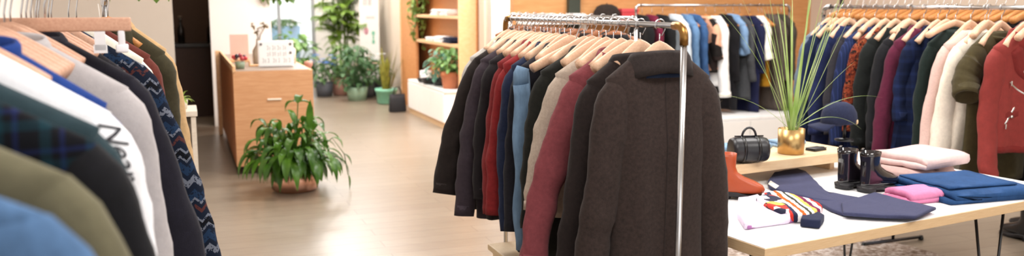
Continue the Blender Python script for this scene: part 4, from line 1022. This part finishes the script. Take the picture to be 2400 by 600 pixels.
# rug and floor bits
def rugmat():
    m, nt, b = nmat('woven rug'); v = coords(nt); f = noisetex(nt, 26, v, 5, .75)
    r = ramp(nt, [(.35, srgb('#6e5a48')), (.5, srgb('#a8968a')), (.62, srgb('#cfc6c0'))], f); nt.links.new(r.outputs[0], b.inputs['Base Color']); b.inputs['Roughness'].default_value = 1
    bump(nt, b, f, .6, .01); return m
P = atz(1900, 590, 0)
t = thing('rug', 'mottled grey brown woven rug on the floor under the display table', 'rug', (P.x, P.y, .001), TA)
obj('weave', bx((-.1, 0, .006), (1.5, 1.3, .012), 0, .004), rugmat(), t)
for k, (px, py) in enumerate(((2392, 560), (2412, 545))):
    boot(('black chunky boot on the floor under the red biker jacket, beside the table leg', 'black chunky boot on the floor partly cut off by the frame edge')[k], atz(px, py, 0), 1.9, plain('black boot leather', '#1a1a1d', .3), 'black boots on the floor', h=.26, L=.28, sole_h=.04)
# ------------------------------------------------------------------ wall shelving unit in the corridor
HW = wood('honey unit wood', '#b97a48', '#cd9462', (4, 4, 12), .5)
HWL = wood('honey edge wood', '#d9a878', '#e8c096', (4, 4, 12), .5)
ua0, ua1 = 10.46, 13.62; L_ = ua1 - ua0; uc = R((ua0 + ua1) / 2, 3.44)
t = thing('shelving_unit', 'tall honey wood wall unit with open shelves above the white cabinet', 'shelving unit', uc, ROOM + PI / 2)
# local x runs along the corridor (away from the camera), local +y points to the corridor
obj('back_panel', bx((0, -.115, 1.65), (L_, .03, 3.3), 0, .002), HW, t, False)
obj('side_panel', bx((-L_ / 2 + .02, 0, 1.65), (.04, .26, 3.3), 0, .003), HWL, t, False)
obj('side_panel', bx((L_ / 2 - .02, 0, 1.65), (.04, .26, 3.3), 0, .003), HWL, t, False)
obj('front_panel', bx((L_ / 2 - .5, .1, 1.65), (.92, .04, 3.3), 0, .003), HW, t, False)
for z in (1.06, 1.43, 1.8, 2.2): obj('shelf', bx((-.47, .0, z), (L_ - 1.02, .25, .04), 0, .003), HWL, t, False)
def un(x, z, y=.02):
    a = uc + AX * x - BX * y; return Vector((a.x, a.y, z))
for k, (x, z, n, hx, nm) in enumerate(((-.55, 1.081, 3, '#f0efee', 'white folded shirt in the white stack on the lower shelf of the wall unit'), (-.98, 1.081, 3, '#2a3350', 'navy folded shirt in the navy stack on the lower shelf of the wall unit'),
        (-.4, 1.451, 3, '#f2f1ef', 'white folded shirt in the far stack on the upper shelf of the wall unit'), (-.85, 1.451, 3, '#ecebea', 'white folded shirt in the near stack on the upper shelf of the wall unit'), (-.1, 1.081, 2, '#e9e6e2', 'white folded shirt in the low far stack on the lower unit shelf'))):
    for q in range(n):
        folded('folded_shirt', nm, 'folded shirt', un(x + .008 * math.sin(k * 3 + q * 2), z + q * .0265), ROOM + PI / 2 + .03 * math.sin(q * 2.2 + k), fab(hx, .05), .36, .2, .013, 2, 'folded shirts on the wall unit', 60 + k * 5 + q)
# long white cabinet in front
ca0, ca1 = 10.5, 12.35
c = R((ca0 + ca1) / 2, 3.33)
t = thing('low_cabinet', 'long low white cabinet with ply base below the wall unit', 'cabinet', c, ROOM + PI / 2)
L2 = ca1 - ca0
obj('plinth_base', bx((0, .01, .04), (L2, .40, .08), 0, .003), M_PLY, t, False)
obj('body', bx((0, 0, .275), (L2, .42, .39), 0, .004), M_WHITE, t, False)
obj('top', bx((0, 0, .485), (L2 + .02, .44, .03), 0, .004), M_LAM, t, False)
for k in range(3): obj('door', bx((-L2 / 2 + L2 * (k + .5) / 3, .217, .27), (L2 / 3 - .012, .016, .37), 0, .003), M_WHITE, t, False)
# ------------------------------------------------------------------ plants
def potplant(name, label, loc, pot_prof, potmat, leafm, build, group=None, potname='pot'):
    t = thing(name, label, 'plant', loc, 0, group)
    bm = nb(); lathe(bm, pot_prof, 28); obj(potname, bm, potmat, t)
    top = max(z for r, z in pot_prof); rr = max(r for r, z in pot_prof)
    bm = nb(); lathe(bm, [(0, top - .02), (rr * .88, top - .025)], 20); obj('soil', bm, plain('soil', '#2a1d14', .9), t)
    bm = nb(); build(bm, top - .02); obj('foliage', bm, leafm, t)
    return t
def bushy(n, R_, H, Ls, W, seed, droop=(.6, 1.6), shape='oval', stems=True, flat=.5):
    def f_(bm, z0):
        r = random.Random(seed)
        for k in range(n):
            a = r.uniform(0, 2 * PI); h = r.random() ** .8; rad = R_ * (r.random() ** .5) * (.35 + .65 * math.sin(PI * min(.95, h * .8 + .2)))
            p = Vector((rad * math.cos(a), rad * math.sin(a), z0 + h * H))
            leaf(bm, p, (math.cos(a) + r.uniform(-.6, .6), math.sin(a) + r.uniform(-.6, .6), r.uniform(-.3, .9)), r.uniform(*Ls), r.uniform(*W), r.uniform(*droop), 5, .15, shape=shape)
            if stems and k % 4 == 0: tube(bm, [(p.x * .15, p.y * .15, z0), (p.x * .6, p.y * .6, z0 + (p.z - z0) * .6), p], .004, 5)
    return f_
def lily(bm, z0):
    r = random.Random(77)
    for k in range(230):
        a = r.uniform(0, 2 * PI); el = r.uniform(.35, 1.5); reach = r.uniform(.1, .36) * (1 if el < 1.1 else 1.25)
        p = Vector((.06 * math.cos(a), .06 * math.sin(a), z0)); d = Vector((math.cos(a) * math.cos(el), math.sin(a) * math.cos(el), math.sin(el) + .25)).normalized()
        pts = [p]
        for q in range(6):
            d = (d + Vector((0, 0, -.05))).normalized(); p = p + d * reach / 6; pts.append(p)
        tube(bm, pts, .0045, 5)
        leaf(bm, pts[-1], d + Vector((r.uniform(-.4, .4), r.uniform(-.4, .4), -.25)), r.uniform(.17, .27), r.uniform(.05, .078), r.uniform(1.6, 3.0), 7, .18, shape='lance')
    pts = [Vector((0, 0, z0)), Vector((.03, .02, z0 + .4)), Vector((.05, 0, z0 + .6))]
    tube(bm, pts, .005, 6)
    for q in range(3): leaf(bm, pts[-1], (.6 * (q - 1), .2, .5), .17, .075, 1.8, 6, .2)
    pts = [Vector((.1, 0, z0 + .1)), Vector((.34, -.02, z0 + .3)), Vector((.44, -.02, z0 + .16)), Vector((.47, -.03, z0 - .02))]
    tube(bm, pts, .004, 6); leaf(bm, pts[-1], (.1, 0, -1), .14, .06, .5, 6, .2); leaf(bm, pts[-2], (.6, 0, -.4), .12, .05, 1, 6, .2); leaf(bm, pts[-3], (.6, 0, .2), .14, .06, 2, 6, .2)
copper = plain('hammered copper', '#d6a58e', .25, 1)
P = R(7.48, .86)
potplant('peace_lily', 'bushy green leafy plant in a copper pot in front of the wooden counter', P, [(0, 0), (.17, 0), (.195, .02), (.205, .08), (.2, .17), (.19, .18), (.185, .17), (0, .15)], copper, leafmat('lily leaf', '#224a12', '#557f24', 5, .35), lily)
# snake plant in mint pot
def snake(bm, z0):
    r = random.Random(8)
    for k in range(20):
        a = r.uniform(0, 2 * PI); q = r.uniform(0, .09)
        leaf(bm, (q * math.cos(a), q * math.sin(a), z0 - .05), (.3 * math.cos(a) * r.random(), .3 * math.sin(a) * r.random(), 1), r.uniform(.42, .82), r.uniform(.05, .075), r.uniform(-.05, .15), 8, .2, shape='lance')
    leaf(bm, (.05, 0, z0), (.5, 0, 1), .95, .03, -.1, 8, .2); leaf(bm, (.08, 0, z0), (1, 0, .75), .45, .025, .2, 8, .2)
potplant('snake_plant', 'tall snake plant in a mint green pot standing on the corridor floor', R(13.6, 3.06), [(0, 0), (.12, 0), (.15, .02), (.165, .2), (.18, .2), (.18, .25), (.165, .25), (.16, .21), (0, .21)], plain('mint ceramic', '#7fc0a4', .4), leafmat('snake leaf', '#6a6a26', '#a7a64a', 14, .4), snake)
# plants on the white cabinet
cz = .501
potplant('potted_plant', 'leafy green plant in a terracotta pot on the white corridor cabinet', R(10.78, 3.29, cz), [(0, 0), (.1, 0), (.125, .16), (.14, .16), (.14, .22), (.125, .22), (.12, .18), (0, .18)], plain('terracotta', '#c47a55', .7), leafmat('soft leaf', '#4e7f45', '#8db36b', 6), bushy(90, .2, .34, (.1, .15), (.05, .08), 31), None)
potplant('potted_plant', 'blue green rubber plant in a small black pot beside the terracotta pot', R(11.25, 3.29, cz), [(0, 0), (.09, 0), (.11, .1), (.1, .1), (0, .09)], plain('black pot', '#232326', .5), leafmat('blue leaf', '#4f8a78', '#8fbfa8', 6), bushy(60, .19, .42, (.1, .14), (.055, .085), 32), None)
t = thing('white_pot', 'small white lidded jar at the far end of the corridor cabinet', 'jar', R(12.05, 3.3, cz))
bm = nb(); lathe(bm, [(0, 0), (.08, 0), (.085, .12), (0, .12)], 24); obj('body', bm, M_LAM, t)
bm = nb(); lathe(bm, [(0, .121), (.088, .121), (.088, .14), (.015, .15), (.012, .17), (0, .172)], 24); obj('lid', bm, M_LAM, t)
for k, (a, lb) in enumerate(((11.75, 'flat black tray on the corridor cabinet beside the white jar'), (11.5, 'low black dish on the corridor cabinet before the rubber plant'))):
    t = thing('tray', lb, 'tray', R(a, 3.22, cz), ROOM); bm = nb(); lathe(bm, [(0, 0), (.1, 0), (.13, .05), (.122, .05), (.095, .012), (0, .012)], 24); obj('dish', bm, plain('black glaze', '#1c1c20', .3), t)
    bm = nb(); lathe(bm, [(.1195, .0505), (.1315, .0505), (.1315, .056), (.1195, .056), (.1195, .0505)], 24); obj('rim', bm, M_BLACK, t)
# bag on the corridor floor
t = thing('tote_bag', 'black tote bag standing on the floor at the cabinet end', 'bag', R(12.5, 2.98), ROOM)
bm = nb(); loft(bm, [(0, 0, 0, .12, .07), (0, 0, .02, .13, .075), (0, 0, .2, .12, .05), (0, 0, .27, .115, .02)], 20, 4); obj('body', bm, plain('black canvas', '#1b1b20', .7), t)
for s in (-1, 1):
    bm = nb(); tube(bm, [(.06 * math.cos(q), s * .02, .26 + .12 * math.sin(q)) for q in [PI * k / 8 for k in range(9)]], .005, 6); obj('handle', bm, M_BLACK, t)
# vine from the top of the unit
t = thing('trailing_vine', 'green trailing vine hanging down the wall unit', 'plant', un(.55, 2.24, -.06), 0)
bm = nb(); lathe(bm, [(0, 0), (.09, 0), (.11, .14), (.1, .14), (0, .12)], 20); obj('pot', bm, plain('grey vine pot', '#8b8780', .6), t)
bm = nb(); r = random.Random(3)
for k in range(9):
    o0 = Vector((r.uniform(-.2, .2), r.uniform(-.1, .1), 0)); ln = r.uniform(.7, 1.45); pts = []
    out = -BX * .16
    for q in range(15):
        pts.append(Vector((0, 0, .13)) + (out + o0) * min(1, q / 3) + Vector((.03 * math.sin(q * 1.1 + k), .03 * math.cos(q * .9 + k), -ln * max(0, q - 2) / 12)))
    tube(bm, pts, .004, 5)
    for p in pts[2:]:
        for _ in range(2): leaf(bm, p, (r.uniform(-1, 1), r.uniform(-1, 1), r.uniform(-.6, .3)), r.uniform(.06, .1), r.uniform(.04, .06), 1.2, 4, .15, shape='oval')
obj('foliage', bm, leafmat('vine leaf', '#5f8238', '#93ad5a'), t)
# far corner: palm, bushes, flowers
def palm(bm, z0):
    r = random.Random(12)
    for k in range(5): tube(bm, [(.05 * math.cos(k * 1.3), .05 * math.sin(k * 1.3), z0 - .03), (.08 * math.cos(k * 1.3), .08 * math.sin(k * 1.3), z0 + .6), (.1 * math.cos(k * 1.3), .1 * math.sin(k * 1.3), z0 + 1.15)], [.02, .016, .012], 8)
    for k in range(80):
        a = r.uniform(0, 2 * PI); el = r.uniform(.1, 1.45); L = r.uniform(.35, .55)
        d = Vector((math.cos(a) * math.cos(el), math.sin(a) * math.cos(el), math.sin(el))); p = Vector((.07 * math.cos(a), .07 * math.sin(a), z0 + .55 + r.uniform(0, .8))); pts = [p]
        for q in range(8):
            d = (d + Vector((0, 0, -.1))).normalized(); p = p + d * L / 8; pts.append(p)
        tube(bm, pts, .005, 5)
        for i in range(2, 9):
            dd = (pts[i] - pts[i - 1]).normalized(); s = dd.cross(Vector((0, 0, 1))).normalized()
            for sg in (-1, 1):
                for h in (0, .5):
                    leaf(bm, pts[i - 1].lerp(pts[i], h), dd * .8 + s * sg * .9 + Vector((0, 0, .15)), r.uniform(.14, .22), .03, .9, 3, .1, shape='lance')
potplant('palm', 'tall feathery palm in a grey planter in the far corner by the white wall', R(15.95, 2.8), [(0, 0), (.18, 0), (.22, .4), (.23, .42), (.21, .42), (0, .38)], plain('grey planter', '#8d8a86', .6), leafmat('palm leaf', '#4a6a1e', '#7f9a3a', 5), palm)
potplant('shrub', 'large leafy green shrub in a pot right of the palm, behind the snake plant', R(14.3, 2.72), [(0, 0), (.15, 0), (.18, .22), (.16, .22), (0, .2)], plain('sage pot', '#8aa58c', .6), leafmat('shrub leaf', '#2f5a35', '#6d9468', 6), bushy(170, .34, .7, (.11, .18), (.05, .085), 41))
potplant('shrub', 'leafy shrub with a pink pot at the left of the corridor plants', R(15.3, 2.62), [(0, 0), (.14, 0), (.17, .3), (.16, .3), (0, .27)], plain('pink pot', '#d9a496', .6), leafmat('shrub leaf two', '#42692e', '#87a55c', 6), bushy(130, .3, .6, (.1, .16), (.05, .075), 42))
potplant('shrub', 'broad leaved light green shrub by the glazed shop front behind the counter', R(15.6, 1.85), [(0, 0), (.18, 0), (.22, .35), (.2, .35), (0, .3)], plain('dark planter', '#4a4a4c', .6), leafmat('broad leaf', '#4f7f35', '#9fc07a', 5), bushy(120, .42, .75, (.16, .26), (.08, .13), 43))
def flowers(label, loc, seed, hexc, ph='#5a7a4a'):
    t = potplant('flowering_plant', label, loc, [(0, 0), (.13, 0), (.16, .25), (.15, .25), (0, .22)], plain('slate pot', '#4c4f57', .6), leafmat('flower leaf', '#3c6238', '#6f9358', 6), bushy(90, .26, .4, (.1, .15), (.04, .06), seed))
    r = random.Random(seed); bm = nb()
    for k in range(16):
        a = r.uniform(0, 6.28); rd = .25 * r.random() ** .5; c = Vector((rd * math.cos(a), rd * math.sin(a), .42 + .32 * r.random()))
        for q in range(6): leaf(bm, c, (math.cos(q * 1.05), math.sin(q * 1.05), .25), .06, .045, .5, 3, .1, shape='oval')
    obj('blossoms', bm, leafmat('petal ' + hexc, hexc, hexc, 3, .6), t)
flowers('blue flowering plant on the floor beside the glazed shop front', R(15.1, 2.3), 51, '#5f86cf')
flowers('pale pink flowering plant between the two corridor shrubs', R(14.7, 2.95), 52, '#e6bcae')
flowers('white flowering plant close to the standing banner', R(14.9, 3.2), 53, '#e8ebee')
# standing banner
t = thing('banner', 'tall white standing banner with faint pink and green marks by the corridor plants', 'banner', R(15.5, 3.2), ROOM)
obj('base', bx((0, 0, .03), (.38, .16, .06), 0, .01), M_STEEL, t, False)
obj('pole', bx((0, .03, 1.4), (.02, .02, 2.7)), M_STEEL, t, False)
bn = obj('sheet', bx((0, 0, 1.42), (.36, .006, 2.7)), plain('banner white', '#f4f4f6', .6, var=.01), t, False)
def flat(nm, x, z, w_, h_, hx): obj(nm, bx((x, -.0045, z), (w_, .003, h_), 0, 0), plain('print ' + hx, hx, .7), bn, False)
for x in (-.09, -.05, .0, .03): flat('printed_stroke', x, 1.66, .012, .16, '#8e9096')
bm = nb(); lathe(bm, [(0, 0), (.05, 0), (.05, .003), (0, .003)], 20); bmesh.ops.transform(bm, matrix=Matrix.Translation((-.06, -.004, 1.12)) @ Matrix.Rotation(PI / 2, 4, 'X') @ Matrix.Diagonal((.8, 1.3, 1, 1)), verts=bm.verts); obj('pink_mark', bm, plain('print pink', '#dfa3b8', .7), bn)
for z, w_ in ((1.08, .06), (1.0, .03), (.92, .05)): flat('green_mark', .07, z, w_, .07, '#7cc4ac')
flat('grey_mark', .02, 1.36, .16, .05, '#d3d6d8')
# hanging plants
def hangplant(label, loc, seed, L):
    t = thing('hanging_plant', label, 'plant', loc)
    bm = nb(); lathe(bm, [(0, 0), (.08, .0), (.11, .12), (.1, .12), (0, .1)], 20); obj('pot', bm, plain('white hanging pot', '#e4e0da', .5), t)
    for k in range(3):
        a = k * 2.09; bm = nb(); tube(bm, [(.1 * math.cos(a), .1 * math.sin(a), .11), (0, 0, CEIL - loc[2] - .01)], .003, 5); obj('cord', bm, plain('cord', '#cbbfae', .8), t)
    bm = nb(); r = random.Random(seed)
    for k in range(10):
        a = r.uniform(0, 6.28); pts = [Vector((.09 * math.cos(a), .09 * math.sin(a), .1)) + Vector((.05 * math.cos(a) * min(q, 2), .05 * math.sin(a) * min(q, 2), .04 * (q == 1) - L * r.uniform(.7, 1) * max(0, q - 1) / 8)) for q in range(9)]
        tube(bm, pts, .004, 5)
        for p in pts[1:]:
            for _ in range(2): leaf(bm, p, (r.uniform(-1, 1), r.uniform(-1, 1), r.uniform(-.5, .4)), r.uniform(.07, .12), r.uniform(.05, .08), 1.2, 4, .15, shape='oval')
    obj('foliage', bm, leafmat('hanging leaf', '#4f7a30', '#86a852'), t)
P = at(650, -20, 11.5); hangplant('green hanging plant in front of the glazed shop front', (P.x, P.y, P.z), 5, .25)
P = at(312, -30, 4.9); hangplant('green hanging plant above the far end of the left rack', (P.x, P.y, P.z), 6, .12)
# outside the glazing: planters on the street
potplant('street_planter', 'green street shrub in an orange planter outside the glazed shop front', R(19.6, 1.55), [(0, 0), (.26, 0), (.32, .95), (.3, .95), (0, .9)], plain('orange planter', '#d9744e', .6), leafmat('street leaf', '#3f6e2e', '#7ea050', 4), bushy(150, .42, .45, (.14, .22), (.07, .1), 71))
potplant('street_planter', 'green street shrub in a blue planter outside the glazed shop front', R(20.5, 2.25), [(0, 0), (.3, 0), (.36, 1.1), (.34, 1.1), (0, 1.0)], plain('blue planter', '#9fc0da', .6), leafmat('street leaf', '#3f6e2e', '#7ea050', 4), bushy(90, .36, .16, (.12, .18), (.06, .09), 72))
# ------------------------------------------------------------------ counter
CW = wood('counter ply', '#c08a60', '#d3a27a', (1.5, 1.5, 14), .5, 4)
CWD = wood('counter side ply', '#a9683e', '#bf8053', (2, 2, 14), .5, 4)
a0, a1, b0, b1 = 8.32, 11.2, .43, 1.16
t = thing('counter', 'orange plywood sales counter with shade-darkened grey top behind the bushy plant', 'counter', R((a0 + a1) / 2, (b0 + b1) / 2), ROOM)
dw, dl = b1 - b0, a1 - a0
obj('toe_base', bx((0, 0, .04), (dw - .1, dl - .1, .08)), plain('dark toe base', '#3a2a1f', .7), t, False)
obj('front_panel', bx((0, -dl / 2 + .0125, .53), (dw, .025, .9), 0, .003), CW, t, False)
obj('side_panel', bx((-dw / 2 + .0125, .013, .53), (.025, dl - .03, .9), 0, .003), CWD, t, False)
obj('side_panel', bx((dw / 2 - .0125, .013, .53), (.025, dl - .03, .9), 0, .003), CW, t, False)
obj('rear_panel', bx((0, dl / 2 - .0125, .53), (dw - .05, .025, .9), 0, .003), CW, t, False)
tp = obj('top', bx((0, 0, .97), (dw - .06, dl - .02, .03), 0, .003), plain('shade-darkened grey brown top', '#8a7869', .45), t, False)  # top colour darkened to carry the shade lying on it
obj('top_edge', bx((-dw / 2 + .012, 0, .995), (.024, dl, .07), 0, .003), HWL, t, False)
obj('corner_post', bx((-dw / 2 - .03, dl / 2 - .15, .52), (.05, .05, 1.04), 0, .004), HWL, t, False)
streak = obj('sun_streak', bx((.0, -dl / 2 - .008, .71), (.13, .014, .016), 0, .004), plain('pale sun streak', '#f1e6d6', .3), t, False)  # pale bar standing in for a streak of sunlight on the front
CTZ = .9865
def ct(a, b): return R(a, b, CTZ)
# letter board sign
t = thing('letter_board', 'white letter board with rows of faint grey letters standing on the counter', 'sign', ct(8.72, .865), ROOM - .04)
obj('frame', bx((0, .01, .13), (.34, .02, .26), 0, .004), plain('white frame', '#f1f1f3', .5, var=.01), t, False)
bd = obj('board', bx((0, -.002, .13), (.32, .008, .24), 0, .001), plain('white board', '#eef0f2', .5, var=.01), t, False)
obj('foot', bx((0, .05, .006), (.3, .1, .012), 0, .003), plain('white frame', '#f1f1f3', .5, var=.01), t, False)
for row, (z, n, x0) in enumerate(((.19, 8, -.085), (.13, 8, -.085), (.065, 11, -.13))):
    for k in range(n):
        if row == 2 and k in (3, 7): continue
        h = (.042, .03, .042, .036)[(k + row) % 4]; x = x0 + k * .025; pol = [(0, 0), (.006, 0), (.006, h), (0, h)] if k % 2 else [(0, 0), (.013, 0), (.013, h), (0, h), (0, h - .006), (.008, h - .006), (.008, .006), (0, .006)]
        bm = nb(); prism(bm, [(x + p, z - .021 + q) for p, q in pol], 0, .003)
        bmesh.ops.transform(bm, matrix=Matrix.Translation((0, -.006, 0)) @ Matrix.Rotation(PI / 2, 4, 'X'), verts=bm.verts)
        obj('letter', bm, plain('grey letters', '#b4b6ba', .6), bd, False)
for x, z in ((-.14, .225), (.14, .225), (.14, .14)):
    bm = nb(); lathe(bm, [(0, 0), (.012, 0), (.012, .008), (0, .008)], 14); bmesh.ops.transform(bm, matrix=Matrix.Translation((x, -.006, z)) @ Matrix.Rotation(PI / 2, 4, 'X'), verts=bm.verts); obj('peg', bm, plain('dark peg', '#6a5f62', .5), bd)
t = thing('photo_card', 'translucent peach card in a wooden stand on the counter', 'card', ct(9.6, .575), ROOM + .05)
obj('stand', bx((0, 0, .015), (.2, .06, .03), 0, .004), HWL, t, False)
obj('card', bx((0, 0, .16), (.19, .006, .27), 0, .001), plain('peach card', '#f1c6b8', .5, var=.03), t, False)
t = thing('bud_vase', 'glass bottle vase with dried brown flowers on the counter', 'vase', ct(9.2, .745))
bm = nb(); lathe(bm, [(0, 0), (.06, 0), (.066, .02), (.066, .14), (.03, .2), (.024, .25), (.028, .26), (.02, .25), (0, .16)], 24); obj('bottle', bm, plain('smoky glass', '#b4a594', .15), t)
bm = nb(); r = random.Random(9)
for k in range(9):
    e = Vector((r.uniform(-.1, .1), r.uniform(-.06, .06), r.uniform(.32, .45))); tube(bm, [(0, 0, .2), (e.x * .3, e.y * .3, .3), e], .002, 5)
    for q in range(6): leaf(bm, e, (r.uniform(-1, 1), r.uniform(-1, 1), r.uniform(-.4, 1)), .04, .022, .5, 3, .2, shape='oval')
obj('dried_flowers', bm, leafmat('dried flower', '#6a5a2e', '#8a6f52'), t)
t = thing('lollipop_pot', 'glass pot of red and black round lollipops at the counter corner', 'pot', ct(8.6, .515))
bm = nb(); lathe(bm, [(0, 0), (.04, 0), (.048, .07), (.044, .07), (0, .06)], 20); obj('pot', bm, plain('green glass pot', '#7f8f78', .2), t)
for k, hx in enumerate(('#b3232d', '#1f2a3c', '#8f1f2f', '#31524a', '#c7484a', '#2a1a24', '#a8323a')):
    a = k * .9; e = Vector((.055 * math.cos(a), .05 * math.sin(a), .1 + .012 * (k % 3)))
    bm = nb(); tube(bm, [(0, 0, .03), e], .002, 5); bmesh.ops.create_uvsphere(bm, u_segments=12, v_segments=8, radius=.022, matrix=Matrix.Translation(e)); obj('lollipop', bm, plain('candy ' + hx, hx, .2), t)
t = thing('wooden_tray', 'small wooden tray beside the lollipop pot on the counter', 'tray', ct(8.9, .7), ROOM)
obj('base', bx((0, 0, .008), (.16, .1, .016), 0, .003), HWL, t, False)
for s in (-1, 1): obj('side', bx((s * .078, 0, .03), (.01, .1, .05), 0, .002), HWL, t, False); 
t = thing('cream_bottle', 'cream pump bottle at the aisle end of the counter', 'bottle', ct(9.3, 1.09))
bm = nb(); lathe(bm, [(0, 0), (.035, 0), (.037, .14), (.015, .165), (.015, .18), (0, .18)], 20); obj('body', bm, plain('cream bottle', '#eadfc8', .4), t)
bm = nb(); tube(bm, [(0, 0, .18), (0, 0, .215), (.03, 0, .215)], .005, 8); obj('pump', bm, plain('cream bottle', '#eadfc8', .4), t)
t = thing('stool_post', 'round pinkish wooden post standing at the aisle side of the counter', 'post', R(9.2, 1.24))
bm = nb(); lathe(bm, [(0, 0), (.1, 0), (.1, .02), (.03, .03), (0, .03)], 20); obj('base', bm, M_STEEL, t)
bm = nb(); lathe(bm, [(0, .03), (.03, .03), (.03, .94), (.045, .96), (.045, 1.0), (0, 1.01)], 16); obj('post', bm, plain('pink post', '#b98474', .5), t)
